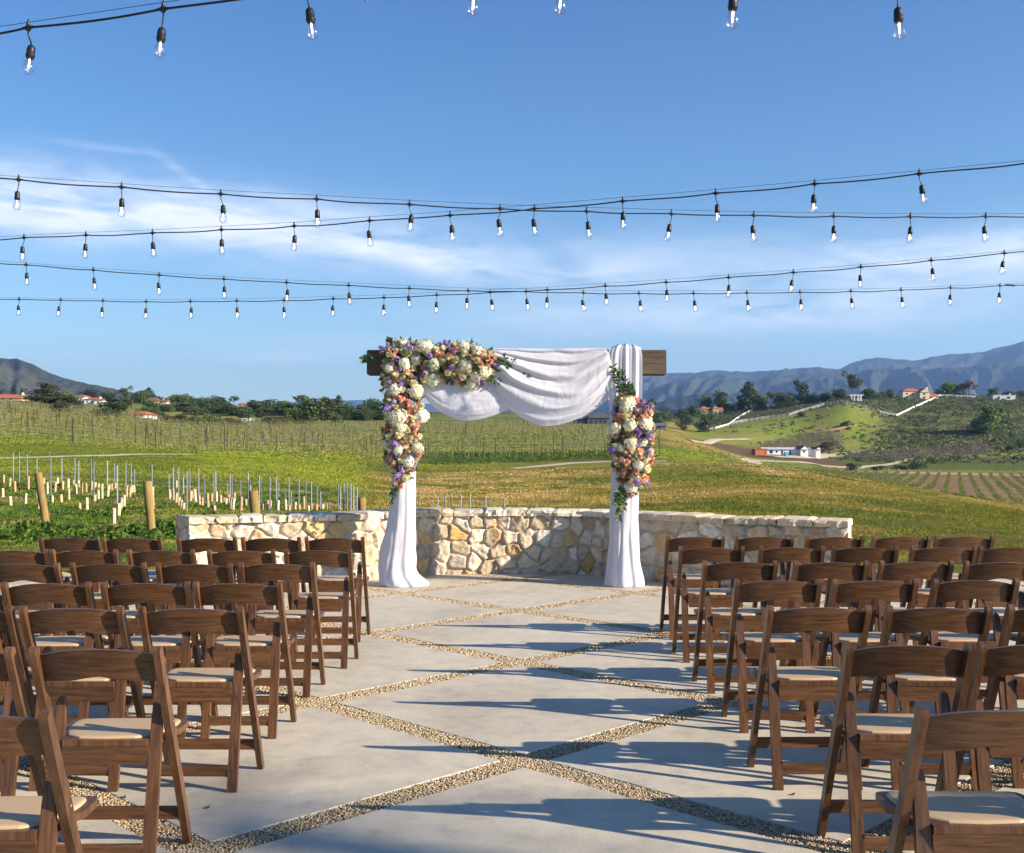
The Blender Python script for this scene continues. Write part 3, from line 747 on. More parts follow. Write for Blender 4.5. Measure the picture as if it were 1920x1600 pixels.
def leg_drape(name, prof, seed, lab, cat_group, yb=.15, top_over=False):
    """closed loose tube of cloth round a post; prof: (py, xl px, xr px)"""
    nz,na=150,150
    pys=np.array([p[0] for p in prof],float); xl=np.array([p[1] for p in prof],float); xr=np.array([p[2] for p in prof],float)
    t=np.linspace(0,1,nz); py=pys[0]+(pys[-1]-pys[0])*t
    XL=np.array([A(v,0).x for v in np.interp(py,pys,xl)]); XR=np.array([A(v,0).x for v in np.interp(py,pys,xr)])
    for arr_ in (XL,XR):
        arr_[:]=np.convolve(np.pad(arr_,2,mode='edge'),np.ones(5)/5,'valid')
    Zc=HC-(py-YH)/F*AD; Zc=np.maximum(Zc,.006)
    th=np.linspace(0,2*np.pi,na,endpoint=False)
    Tt,TH=np.meshgrid(t,th,indexing='ij')
    cx=((XL+XR)/2)[:,None]; hw=((XR-XL)/2)[:,None]
    low=smooth01(t,.70,1.0)[:,None]
    hy=(.105+.045*low+.07*low**3)
    c_,s_=np.cos(TH),np.sin(TH)
    # folds: run down the cloth, drift sideways on the way
    dr=1.0*(Tt-.5)
    ph=TH*5+seed+2.6*fbm(Tt*1.7,TH*.8,2,seed)+dr
    f1=np.sin(ph)*.55+np.sin(TH*11+seed*2+3*fbm(Tt*2.2,TH,2,seed+4)-dr*1.5)*.30+np.sin(TH*19+2+4*fbm(Tt*3,TH*1.2,2,seed+8))*.15
    am=(.007+.010*low)
    rx_=np.maximum(hw+f1*am,0)+.004; ry_=hy+f1*am*1.5+.02
    # gathers low down: slanting creases
    diag=(np.sin(Tt*15+TH*1.7+seed+2.5*fbm(Tt*3,TH,2,seed+1))*.6+np.sin(Tt*34+TH*3.1)*.3)*smooth01(Tt,.45,.85)*(1-smooth01(Tt,.975,1.))*.017
    X=cx+c_*(rx_+diag); Y=AD+s_*(ry_+diag)
    Z=Zc[:,None]+0*TH
    # puddle on the ground
    pud=smooth01(Tt,.955,1.)
    Z=np.maximum(Z+pud*0,.004+.018*(1-np.abs(f1))*(1-smooth01(Tt,.985,1.)))
    V=np.stack([X,Y,Z],-1).reshape(-1,3)
    o=np_mesh(name,V,grid_faces(nz,na,True),cl,smooth=True)
    tag(o,lab,'drape',cat_group); return o
leg_drape('leg_drape',[(860,733,779),(905,735,779),(951,732,779),(985,726,779),(1012,719,779),(1049,711,779),(1066,710,780),(1080,710,787),(1090,711,799),(1098,713,806)],3,'white cloth wrapped round the left arch post, trailing into a puddle','white cloth on the arch')
leg_drape('leg_drape',[(652,1148,1200),(700,1150,1202),(760,1149,1200),(860,1147,1198),(905,1147,1197),(1018,1144,1196),(1048,1140,1198),(1066,1137,1202),(1085,1133,1207),(1094,1133,1208),(1102,1134,1207)],9,'white cloth thrown over the beam and hanging down the right post','white cloth on the arch')

def cat(P,n):
    P=[np.array(p,float) for p in P]; out=[]
    Q=[2*P[0]-P[1]]+P+[2*P[-1]-P[-2]]
    m=len(P)-1
    for k in range(n):
        t=k/(n-1)*m; i=min(int(t),m-1); u_=t-i; p0,p1,p2,p3=Q[i:i+4]
        out.append(.5*((2*p1)+(p2-p0)*u_+(2*p0-5*p1+4*p2-p3)*u_**2+(3*p1-p0-3*p2+p3)*u_**3))
    return np.array(out)
def swag(name,curves,dys,nu,nv,seed,nf,amp,lab):
    """cloth hung between bundles of catenary lines; curves: px polylines from top to hem; dys: offset in front of the arch plane"""
    C=[cat([( (680+x/3.265),(620+y/3.265)) for x,y in c],nu) for c in curves]
    C=np.array(C)                                   # (k,nu,2)
    kk=np.linspace(0,len(C)-1,nv); OUT=np.zeros((nu,nv,3))
    D=np.interp(kk,range(len(C)),dys)
    tt=np.linspace(0,1,nu)
    for j,q in enumerate(kk):
        i=min(int(q),len(C)-2); u_=q-i; u2=u_
        c=C[i]*(1-u2)+C[i+1]*u2
        env=np.sin(np.clip(tt,0,1)*np.pi)**.5
        vv=j/(nv-1)
        ph=(vv**.72)*nf*2*np.pi+2.6*fbm(tt*2.6,np.full(nu,vv*3.),3,seed)*2.4+seed; irr=.35+1.3*fbm(tt*2.+7,np.full(nu,vv*5.),2,seed+3)
        f=(np.sin(ph)*.65+np.sin(ph*2.1+1.3)*.2)*irr
        sc=np.interp(vv,[0,.08,.35,.55,.85,1],[.4,1.,1.1,.55,.5,.3])
        dep=D[j]+.07*env*np.sin(vv*np.pi)
        y=AD-dep-f*amp*sc*(.45+.55*env)
        # keep the picture position for the real depth
        X=(c[:,0]-960)/F*AD; Z=HC-(c[:,1]-YH)/F*AD + .35*amp*sc*np.cos(ph)*.4
        OUT[:,j]=np.stack([X,y,Z],-1)
    o=np_mesh(name,OUT.reshape(-1,3),grid_faces(nu,nv),cl,smooth=True)
    tag(o,lab,'drape','white cloth on the arch'); return o
# left swag: hangs below the flowers
swag('swag_drape',[[(330,235),(480,250),(620,262),(760,262),(880,250)],[(345,300),(480,372),(620,400),(760,392),(890,350)],[(355,350),(470,450),(600,492),(730,486),(890,430)],[(362,392),(470,492),(600,551),(740,540),(892,490)]],[.10,.12,.13,.13],110,90,2,3,.009,'thin white swag sagging under the flowers on the left of the beam')
# right swag: from the beam top, gathered at the right post, deep belly
swag('swag_drape',[[(800,116),(960,117),(1130,118),(1300,116),(1480,114)],
 [(790,140),(900,185),(1060,240),(1270,255),(1500,150)],
 [(785,200),(885,285),(1060,365),(1290,352),(1512,205)],
 [(775,260),(870,365),(1070,465),(1320,435),(1520,255)],
 [(770,300),(860,425),(1080,520),(1340,470),(1520,325)],
 [(765,330),(860,455),(1085,583),(1330,535),(1512,415)]],[.125,.165,.175,.16,.14,.13],170,230,5,5.5,.028,'white cloth swag gathered across the beam and sagging deep on the right')
# cloth laid over the beam top
g=MB()
q=swag('beam_cover_drape',[[(795,112),(960,113),(1130,113),(1300,113),(1500,110)],[(795,116),(960,117),(1130,118),(1300,116),(1500,114)]],[-.115,.128],90,30,7,1,.004,'white cloth laid along the top of the beam')
me=q.data; co_=np.zeros(len(me.vertices)*3,np.float32); me.vertices.foreach_get('co',co_); co_=co_.reshape(-1,3); co_[:,2]=bz1+.008+.004*np.sin(co_[:,0]*40); me.vertices.foreach_set('co',co_.ravel())
# right post cloth over the beam
nz,na=70,60
t=np.linspace(0,1,nz); a_=np.linspace(0,1,na)
Tt,Aa=np.meshgrid(t,a_,indexing='ij')
pa=np.array([(AD+.15,bz0-.55),(AD+.145,bz0),(AD+.135,bz1-.02),(AD+.10,bz1+.035),(AD,bz1+.05),(AD-.10,bz1+.035),(AD-.15,bz1-.02),(AD-.165,bz0),(AD-.165,bz0-.25),(AD-.15,bz0-.8),(AD-.14,bz0-1.15)])
pc_=cat([tuple(p) for p in pa],nz)
xl=np.interp(t,[0,.35,.5,.62,.72,1],[A(1150,0).x,A(1148,0).x,A(1150,0).x,A(1137,0).x,A(1135,0).x,A(1147,0).x]); xr=np.interp(t,[0,.35,.5,.62,1],[A(1198,0).x,A(1196,0).x,A(1194,0).x,A(1201,0).x,A(1200,0).x])
ff=np.sin(Aa*24+3*fbm(Tt*2,Aa*2,2,4)*2)*.5+np.sin(Aa*43+4)*.25
X=xl[:,None]*(1-Aa)+xr[:,None]*Aa
nrm=np.gradient(pc_,axis=0); nrm/=np.linalg.norm(nrm,axis=1)[:,None]
Y=pc_[:,0:1]+ff*.016*nrm[:,1:2]; Z=pc_[:,1:2]-ff*.016*nrm[:,0:1]+.03*np.sin(Aa*np.pi)*(np.sin(Tt*np.pi))*.6
o=np_mesh('beam_wrap_drape',np.stack([X,Y,Z],-1).reshape(-1,3),grid_faces(nz,na),cl,smooth=True)
tag(o,'white cloth folded over the beam above the right post','drape','white cloth on the arch')

# ------------------------------------------------------------------ flowers
def petal_mat(name,c,c2,tr_=.25):
    m=leaf_mat(name,tr_,.7,False,c,.15); nt=m.node_tree
    return m
M['cream']=petal_mat('cream_petal',(.86,.84,.66),0); M['peach']=petal_mat('peach_petal',(.93,.64,.50),0); M['coral']=petal_mat('coral_petal',(.86,.49,.38),0)
M['purple']=petal_mat('purple_petal',(.36,.22,.66),0); M['lilac']=petal_mat('lilac_petal',(.52,.36,.66),0); M['ivory']=petal_mat('ivory_petal',(.88,.82,.58),0)
M['euc']=leaf_mat('eucalyptus_leaf',.25,.5,False,(.17,.25,.14),.3); M['dkleaf']=leaf_mat('ruscus_leaf',.25,.45,False,(.065,.12,.028),.4)
def rose_mesh(name,mat,r=.036,seed=0):
    rr=random.Random(seed); q=MB()
    for ring,(n,rad,tilt,h) in enumerate([(6,1.0,1.15,0.),(6,.85,.85,.12),(5,.62,.45,.22),(4,.40,.18,.28),(3,.2,.05,.3)]):
        for k in range(n):
            a0=2*math.pi*k/n+ring*.6+rr.uniform(-.15,.15); hw=math.pi/n*1.25
            V=[];g=4
            for i in range(g+1):
                t=i/g
                for j in range(g+1):
                    s=-1+2*j/g
                    rad_=rad*r*(.35+.65*math.sin(t*math.pi/2)**.8)*(1-.10*s*s*t)
                    ang=a0+hw*s*(.45+.55*math.sin(min(t*1.3,1)*math.pi/2))
                    z=r*(h+ (1.15-.55*rad*(tilt/1.2))*t - .28*t*t*rad*tilt -.12*abs(s)**2*t)
                    V.append((rad_*math.cos(ang),rad_*math.sin(ang),z))
            q.add(V,grid_faces(g+1,g+1).tolist())
    q.add([(r*.3*math.cos(k),r*.3*math.sin(k),-.2*r) for k in range(6)],[tuple(range(6))])
    me=bpy.data.meshes.new(name); me.from_pydata(q.v,[],q.f); me.materials.append(mat); me.polygons.foreach_set('use_smooth',[True]*len(q.f)); return me
def hyd_mesh(name,mat,r=.082,seed=0,n=150):
    rr=random.Random(seed); q=MB()
    for k in range(n):
        z=1-1.55*(k+.5)/n; a=k*2.39996; rr_=math.sqrt(max(0,1-z*z)); nv=Vector((rr_*math.cos(a),rr_*math.sin(a),z))
        p=nv*r*rr.uniform(.80,1.08)*(1+.16*math.sin(a*3+z*5+seed)*math.sin(z*4+seed)); t1=nv.orthogonal().normalized(); t1.rotate(Matrix.Rotation(rr.uniform(0,6.28),3,nv)); t2=nv.cross(t1)
        w=r*.20*rr.uniform(.85,1.2); tl=(nv+t1*rr.uniform(-.4,.4)+t2*rr.uniform(-.4,.4)).normalized()
        for dx,dy in ((1,0),(0,1),(-1,0),(0,-1)):
            e=t1*dx+t2*dy; f_=tl.cross(e)
            q.add([p,p+e*w*.6+f_*w*.55+tl*w*.15,p+e*w*1.2+tl*w*.05,p+e*w*.6-f_*w*.55+tl*w*.15],[(0,1,2,3)])
    me=bpy.data.meshes.new(name); me.from_pydata(q.v,[],q.f); me.materials.append(mat); return me
def spike_mesh(name,mat,r=.03,ln=.11,seed=0):
    rr=random.Random(seed); q=MB()
    for k in range(34):
        t=k/34; a=k*2.4; rad=r*(1-.55*t)*rr.uniform(.7,1.1); p=Vector((rad*math.cos(a),rad*math.sin(a),t*ln)); nv=Vector((math.cos(a),math.sin(a),.4)).normalized()
        t1=nv.orthogonal().normalized(); t2=nv.cross(t1); w=.012*rr.uniform(.8,1.3)
        for dx,dy in ((1,0),(-.5,.87),(-.5,-.87)):
            e=t1*dx+t2*dy; f_=nv.cross(e); q.add([p,p+e*w*.6+f_*w*.5+nv*.004,p+e*w*1.2,p+e*w*.6-f_*w*.5+nv*.004],[(0,1,2,3)])
    me=bpy.data.meshes.new(name); me.from_pydata(q.v,[],q.f); me.materials.append(mat); return me
def leafq(q,p,d,n,l,w,col=None):
    """a folded pointed leaf of 4 quads"""
    s=d.cross(n).normalized()*w/2; n=n.normalized()
    a=[p,p+d*l*.3+s*.8+n*l*.05,p+d*l*.3-n*l*.02,p+d*l*.3-s*.8+n*l*.05,p+d*l*.65+s*.85+n*l*.03,p+d*l*.65-n*l*.03,p+d*l*.65-s*.85+n*l*.03,p+d*l-n*l*.08]
    q.add(a,[(0,2,1),(0,3,2),(1,2,5,4),(2,3,6,5),(4,5,7),(5,6,7)],col)
FM={'rose':[rose_mesh('rose',M['peach'],.036,s) for s in range(2)]+[rose_mesh('rose',M['coral'],.033,5)],
    'white_rose':[rose_mesh('white_rose',M['ivory'],.042,s) for s in (7,8)],
    'hydrangea':[hyd_mesh('hydrangea',M['cream'],.086,1),hyd_mesh('hydrangea',M['cream'],.072,2),hyd_mesh('hydrangea',M['cream'],.079,3)],
    'stock_flower':[spike_mesh('stock_flower',M['purple'],.03,.10,1),spike_mesh('stock_flower',M['lilac'],.028,.09,2)]}
def rvec(r_): 
    v=Vector((r_.gauss(0,1),r_.gauss(0,1),r_.gauss(0,1))); return v.normalized()
def garland(lab, blobs, seed, nfl, nleaf, hyds, sprays):
    """blobs: (px,py,r px) volume that the flowers cover; flowers sit on the camera-side hull, leaves fill between"""
    r_=random.Random(seed); B=[(A(x,y),rad*.84/F*AD) for x,y,rad in blobs]
    cx=sum(b_[0].x for b_ in B)/len(B); root=empty('flower_garland',(cx,AD-.15,min(b_[0].z for b_ in B)),label=lab,cat='flowers',group='floral garlands on the arch')
    def surf(p2,front=True):
        # depth of hull at (x,z)
        best=None
        for c,rad in B:
            d2=(p2[0]-c.x)**2+(p2[1]-c.z)**2
            if d2<rad*rad:
                h=math.sqrt(rad*rad-d2)*1.05
                if best is None or h>best[0]: best=(h,c,rad)
        return best
    placed=[]
    def put(kind,x,z,rad,extra=0.):
        s=surf((x,z))
        if s is None: h,c=.03,Vector((x,0,z)); rad_=.1
        else: h,c,rad_=s
        y=AD-.15-h*.9+extra
        nv=Vector(((x-c.x)/max(rad_,.05),-.9-r_.uniform(0,.3),(z-c.z)/max(rad_,.05)+.15)); nv=(nv.normalized()+rvec(r_)*.32).normalized()
        me=r_.choice(FM[kind]); o=bpy.data.objects.new(kind,me); COL.objects.link(o); 
        o.parent=root; o.location=Vector((x,y,z))-Vector(root.location)
        o.rotation_euler=(nv.to_track_quat('Z','Y')@Euler((0,0,r_.uniform(0,6.28))).to_quaternion()).to_euler()
        sc=r_.uniform(.85,1.2)*(.9 if kind=='hydrangea' else 1); o.scale=(sc,sc*r_.uniform(.8,1.15),sc*r_.uniform(.65,.95))
        v=r_.uniform(.85,1.1); o.color=(v,v*r_.uniform(.95,1.03),v*r_.uniform(.9,1.02),1)
        placed.append((x,z,rad*sc))
    for x,y in hyds:
        p=A(680+x/3.265,620+y/3.265); put('hydrangea',p.x,p.z,.075)
    tries=0; cnt=len(hyds)
    while cnt<nfl and tries<9000:
        tries+=1
        c,rad=r_.choices(B,[b_[1]**2 for b_ in B])[0]; a=r_.uniform(0,6.28); q=rad*math.sqrt(r_.random())*1.02
        x,z=c.x+q*math.cos(a),c.z+q*math.sin(a)
        kind=r_.choices(['rose','white_rose','stock_flower'],[.54,.36,.10])[0]; rad2={'rose':.036,'white_rose':.042,'stock_flower':.034}[kind]
        if all((x-u_)**2+(z-w_)**2>(rad2+rr_)**2*.34 for u_,w_,rr_ in placed):
            put(kind,x,z,rad2,r_.uniform(-.02,.025)); cnt+=1
    # leaves: ruscus + eucalyptus
    for nm,mt,n_,ln,wd in (('leaf',M['dkleaf'],nleaf,.060,.026),('eucalyptus_leaf',M['euc'],nleaf//4,.042,.034)):
        q=MB()
        for k in range(n_):
            c,rad=r_.choices(B,[b_[1]**2 for b_ in B])[0]; u_=rvec(r_); 
            p=Vector((c.x,AD-.14,c.z))+Vector((u_.x*rad,-abs(u_.y)*rad*1.1,u_.z*rad))*r_.uniform(.7,1.12)
            if p.y>AD+.02: p.y=AD-.1
            d=(u_*.9+rvec(r_)*.8+Vector((0,-.35,-.1))).normalized()
            leafq(q,p,d,rvec(r_),ln*r_.uniform(.6,1.35),wd*r_.uniform(.7,1.25))
        o=q.build(nm,mt,None); rel(o,root); o['kind']='stuff'
    # trailing sprays
    for sp_ in sprays:
        P=[Vector((*(A(680+x/3.265,620+y/3.265)),)) for x,y in sp_]
        C=cat([(p.x,p.z) for p in P],14); q=MB(); pts=[Vector((c[0],AD-.20-.02*math.sin(i*.5),c[1])) for i,c in enumerate(C)]
        q.tube(pts,.003,5)
        for i in range(1,14):
            t=(pts[i]-pts[i-1]).normalized()
            for s in (-1,1):
                for _ in range(2):
                    d=(t*.7+Vector((t.z,-.25,-t.x))*s*.9+rvec(r_)*.35).normalized(); leafq(q,pts[i]+t*r_.uniform(-.02,.02),d,Vector((0,-1,0))+rvec(r_)*.6,.055*r_.uniform(.7,1.2),.019)
        o=q.build('leaf_spray',M['dkleaf'],None); rel(o,root)
    return root
bl=[(732,672,16),(746,668,26),(768,665,26),(795,668,26),(820,672,28),(848,672,28),(876,675,30),(900,680,28),(918,684,20),(760,700,30),(742,705,26),(732,690,14),(800,695,22),(840,698,22),(870,700,24),(898,702,22),
    (745,728,26),(770,730,24),(745,755,26),(772,762,22),(752,785,28),(775,790,20),(748,812,28),(772,815,22),(755,840,28),(776,845,20),(745,858,22),(765,868,22),(757,888,16),(750,905,8)]
garland('large garland of cream, peach and purple flowers on the beam\'s left end and left post',bl,4,200,2500,
 [(255,90),(395,110),(270,215),(180,240),(445,215),(330,185),(635,225),(705,140),(620,110),(210,370),(340,380),(170,505),(230,540),(365,530),(235,730),(170,690),(345,720),(290,800),(665,320),(690,290),(750,260),(440,305),(250,600)],
 [[(790,250),(850,235),(930,235),(1010,270)],[(800,230),(850,190),(870,175)],[(830,250),(900,215),(920,205)],[(230,930),(205,980),(180,1035)],[(760,290),(800,310),(830,320)],[(100,200),(50,180),(15,185)],[(200,100),(180,80),(175,70)]])
br=[(1165,758,16),(1180,765,22),(1200,775,20),(1165,785,22),(1190,795,26),(1205,805,18),(1160,808,18),(1180,820,26),(1203,828,20),(1158,840,18),(1185,848,26),(1207,856,16),(1168,868,22),(1192,876,22),(1176,892,20),(1196,900,14),(1180,912,14)]
garland('tall narrow garland of cream, peach and purple flowers on the right post',br,8,125,1350,
 [(1615,450),(1620,580),(1530,600),(1630,690),(1670,825),(1625,955),(1720,570),(1570,720),(1690,690),(1600,470)],
 [[(1590,440),(1560,350),(1525,240)],[(1620,420),(1600,330),(1565,260)],[(1640,430),(1630,380),(1625,350)],[(1570,940),(1565,1040),(1555,1140)],[(1590,930),(1590,1010),(1585,1080)],[(1700,480),(1740,460),(1760,445)],[(1560,960),(1550,1010),(1545,1050)]])
# ------------------------------------------------------------------ strings of bulbs
gl=bpy.data.materials.new('bulb_glass'); gl.use_nodes=True; nt=gl.node_tree; nt.nodes.remove(nt.nodes['Principled BSDF'])
tp=N(nt,'ShaderNodeBsdfTransparent'); tp.inputs[0].default_value=(.97,.97,.98,1); gs=N(nt,'ShaderNodeBsdfGlossy'); gs.inputs['Roughness'].default_value=.08
lw=N(nt,'ShaderNodeLayerWeight'); lw.inputs[0].default_value=.35; mx=N(nt,'ShaderNodeMixShader'); L(nt,math_(nt,'ADD',math_(nt,'MULTIPLY',lw.outputs['Facing'],.45),.05),mx.inputs[0])
L(nt,tp.outputs[0],mx.inputs[1]); L(nt,gs.outputs[0],mx.inputs[2]); L(nt,mx.outputs[0],nt.nodes['Material Output'].inputs['Surface'])
fm=nmat('lit_filament',(1,.8,.5)); fb=fm.node_tree.nodes['Principled BSDF']; fb.inputs['Emission Color'].default_value=(1,.62,.30,1); fb.inputs['Emission Strength'].default_value=4
CONZ=3.15
def mk_bulb_meshes():
    q=MB(); q.lathe([(.001,-.058),(.010,-.060),(.0145,-.066),(.0165,-.078),(.0165,-.098),(.0185,-.100),(.0185,-.104),(.0165,-.106),(.0165,-.112),(.014,-.115),(.001,-.115)],14)
    s=q
    b=MB(); b.lathe([(.0130,-.113),(.0150,-.120),(.0205,-.134),(.0245,-.150),(.0245,-.160),(.0205,-.171),(.011,-.178),(.0005,-.180)],16)
    f=MB(); f.tube([(0,0,-.118),(0,0,-.155)],.0030,6)
    f.tube([(.004,0,-.118),(.003,0,-.150)],.0012,5)
    out=[]
    for nm,m_,mt in (('socket',s,M['black']),('bulb',b,gl),('filament',f,fm)):
        me=bpy.data.meshes.new(nm); me.from_pydata(m_.v,[],m_.f); me.materials.append(mt); me.polygons.foreach_set('use_smooth',[True]*len(m_.f)); out.append(me)
    return out
SM,BM_,FMs=mk_bulb_meshes()
def plan_line(a_,b_,zc=CONZ):
    def w(p): d=F*(zc-HC)/(YH-p[1]); return Vector(((p[0]-960)/F*d,d))
    return w(a_),w(b_)
def on_line(A_,B_,px,py):
    k=(px-960)/F; dx,dy=B_.x-A_.x,B_.y-A_.y
    t=(k*A_.y-A_.x)/(dx-k*dy); d=A_.y+t*dy
    return Vector((k*d,d,HC+(YH-py)/F*d))
def string(bulbs, lab, ext=(1,1), ends=None, conn=None):
    A_,B_=plan_line(bulbs[0],bulbs[-1]) if ends is None else plan_line(*ends)
    P=[on_line(A_,B_,x,y) for x,y in bulbs]
    r_=random.Random(int(bulbs[0][1]*10)); root=empty('string_light',P[0],label=lab,cat='string lights',group='cafe string lights overhead')
    # extend beyond the frame in the same curve
    step0=P[1]-P[0]; step1=P[-1]-P[-2]
    for k in range(ext[0]):
        c=(P[1]-P[0])-(P[2]-P[1]); P.insert(0,P[0]-(P[1]-P[0])-Vector((0,0,c.z*.9)))
    for k in range(ext[1]):
        c=(P[-1]-P[-2])-(P[-2]-P[-3]); P.append(P[-1]+(P[-1]-P[-2])+Vector((0,0,c.z*.9)))
    # power cable: droops a little between the clips, guide wire straight above it
    pts=[]; gw=[]
    for a_,b_ in zip(P[:-1],P[1:]):
        dr=r_.uniform(.003,.010); wob=r_.uniform(-.003,.003)
        for k in range(8):
            t=k/8; q=a_.lerp(b_,t); q.z-=dr*math.sin(math.pi*t)**1.+wob*math.sin(2*math.pi*t); pts.append(q)
    pts.append(P[-1]); n_=len(P)
    for i,p in enumerate(P): gw.append(p+Vector((0,0,.016+.012*math.sin(math.pi*i/(n_-1)))))
    q=MB(); q.tube(pts,.0046,6); rel(q.build('cable',M['black'],None,True),root)
    q=MB(); q.tube(gw,.0013,5); rel(q.build('guide_wire',M['black'],None,True),root)
    for p in P:
        # moulded clip joint and drop lead
        q=MB(); t=(P[1]-P[0]).normalized()
        q.tube([t*-.028,t*-.016,t*-.008,t*.008,t*.016,t*.028],[.0055,.006,.009,.009,.006,.0055],8); q.tube([Vector((0,0,-.012)),Vector((0,0,.012)),Vector((0,0,.034))],[.010,.008,.002],6)
        tl=Vector((r_.uniform(-.014,.014),r_.uniform(-.01,.01),0)); q.tube([Vector((0,0,-.004)),Vector((tl.x*-.15,0,-.03))+tl*.1,tl*.7+Vector((0,0,-.055)),tl+Vector((0,0,-.072))],.0029,6)
        o=q.build('clip',M['black'],root,True); o.location=p-P_root(root)
        s=bpy.data.objects.new('socket',SM); COL.objects.link(s); s.parent=o; s.location=tl+Vector((0,0,-.010)); e=Euler((r_.uniform(-.14,.14),-tl.x*9+r_.uniform(-.06,.06),r_.uniform(0,6.28))); 
        # hang from the lead: rotate about the socket top
        Rm=e.to_matrix(); s.rotation_euler=e; top=Rm@Vector((0,0,-.058)); s.location=tl+Vector((0,0,-.070))-top
        for nm,me in (('bulb',BM_),('filament',FMs)):
            c=bpy.data.objects.new(nm,me); COL.objects.link(c); c.parent=s
    if conn:
        c=on_line(A_,B_,*conn); t=(P[1]-P[0]).normalized(); q=MB(); q.tube([c-t*.06,c-t*.03,c,c+t*.03,c+t*.06],[.005,.012,.009,.012,.005],8); rel(q.build('connector',M['black'],None,True),root)
    return root
def P_root(r): return Vector(r.location)
def bt(bottom): return (bottom-103.9)/.876
string([(53,52),(306,17),(575,-21),(890,-70),(1217,-112)],'nearest string of bulbs crossing the top left corner of the sky',(1,2),((53,52),(1217,-112)))
string([(687,-101),(1052,-76),(1371,-45),(1683,-22)],'string of bulbs above the top edge, two bulbs hanging at top right',(2,1),((687,-101),(1683,-22)))
string([(35,337),(228,351),(414,364),(594,373.5),(768,383.5),(938,391.5),(1100,396.5),(1259,401),(1413.5,404),(1563.5,405.5),(1707,406.5),(1848.5,406)],'string of bulbs starting upper left, running down to the right behind its crossing')
string([(45,446),(161,441),(286,437),(415,431),(551.5,424),(693,414),(844,404),(1002,391.5),(1167.5,377.5),(1342,362.5),(1527.5,345),(1723.5,326)],'string of bulbs rising from the left across to the upper right')
string([(49,497),(175,506.5),(298.5,516),(420,523.5),(537.5,530),(654,535.5),(767.5,541),(878,545.5),(986.5,547),(1094,549.5),(1198,550.5),(1300.5,550.5),(1400.5,549.5),(1500,548.5),(1595.5,546.5),(1689.5,544),(1782.5,540),(1875,536)],'low string of small bulbs with a dark connector at its right end',conn=(1894,535))
string([(36,561.5),(114,563),(193,564.5),(274,566),(357,565.5),(444,564.5),(532.5,563.5),(625,560.5),(720,558.5),(819,553.5),(919,548.5),(1026,544),(1135,536.5),(1249,529.5),(1366,520.5),(1487.5,511),(1614,501),(1746,488.5),(1883,475)],'lowest and farthest string of bulbs on the left, rising to the right')
# ------------------------------------------------------------------ near grass and weeds
def tufts(name,X,Y,hs,ws,cols,nb,seed,mat,lift=0.,droop=.5):
    r=np.random.RandomState(seed); n=len(X); Z=terr(X,Y)+lift
    a=r.uniform(0,6.28,(n,nb)); sp=r.uniform(.0,1.,(n,nb))*ws[:,None]
    bx=X[:,None]+np.cos(a)*sp*.6; by=Y[:,None]+np.sin(a)*sp*.6
    h=hs[:,None]*r.uniform(.5,1.25,(n,nb)); w=ws[:,None]*r.uniform(.10,.22,(n,nb))
    b=a+r.uniform(-1,1,(n,nb)); px_,py_=-np.sin(b)*w,np.cos(b)*w
    tx=bx+np.cos(a)*h*droop*r.uniform(.2,1.2,(n,nb)); ty=by+np.sin(a)*h*droop*r.uniform(.2,1.2,(n,nb))
    z0=np.repeat(Z[:,None]-.015,nb,1)
    V=np.stack([np.stack([bx-px_,by-py_,z0],-1),np.stack([bx+px_,by+py_,z0],-1),np.stack([tx,ty,z0+h],-1)],2).reshape(-1,3)
    Fc=np.arange(len(V)).reshape(-1,3)
    c=np.repeat(cols,nb,axis=0)*r.uniform(.8,1.22,(n*nb,1)); c=np.repeat(c,3,axis=0)
    o=np_mesh(name,V,Fc,mat,vcol=c); tag(o,kind='stuff'); return o
def clumps(name,P,size,cols,nq,seed,mat,flat=.6,q=.42):
    """bushes: P (n,3), size (n,), nq leaf quads each spread through a low dome"""
    r=np.random.RandomState(seed); n=len(P)
    u=r.normal(size=(n,nq,3)); u/=np.linalg.norm(u,axis=2,keepdims=True); u[...,2]=np.abs(u[...,2])
    rad=r.uniform(.45,1.,(n,nq,1))**.6
    c=P[:,None]+u*rad*size[:,None,None]*np.array([1,1,flat])*.5
    t=r.normal(size=(n,nq,3)); t/=np.linalg.norm(t,axis=2,keepdims=True); s=np.cross(t,r.normal(size=(n,nq,3))); s/=np.linalg.norm(s,axis=2,keepdims=True)
    w=size[:,None,None]*q*.5*r.uniform(.5,1.1,(n,nq,1))
    V=np.stack([c-t*w,c-s*w*.7,c+t*w,c+s*w*.7],2).reshape(-1,3)
    Fc=np.arange(len(V)).reshape(-1,4)
    cc=np.repeat(cols,nq,axis=0)*r.uniform(.65,1.4,(n*nq,1)); cc=np.repeat(cc,4,axis=0)
    o=np_mesh(name,V,Fc,mat,vcol=cc); tag(o,kind='stuff'); return o
def wall_behind(X,Y):     # keep plants off the patio
    k=(Y>13.35)|((np.abs(X)>6.6)&(Y>9))|((Y<-6))
    k|=(X-Y*0>0)&(X+Y>18.1)&(X>3.7); k|=(X<-3.8)&(-X+Y>17.8)
    return k
def offpath(X,Y):
    px=960+F*X/Y; z=terr(X,Y); py=YH-(z-HC)/Y*F
    k=(px<360)&(np.abs(py-858)<5)&(Y<100)
    k|=(px>940)&(px<1260)&(np.abs(py-(872-(px-960)*.03))<7)&(Y<115)
    k|=(px>1375)&(px<1525)&(np.abs(py-866)<5)&(Y<115)
    return k
r=np.random.RandomState(5)
n=125000
d=np.exp(r.uniform(np.log(11.5),np.log(85),n)); X=r.uniform(-.52,.52,n)*d; k=wall_behind(X,d); X,d=X[k],d[k]
c=zone_color(X,d); pxx=960+F*X/d
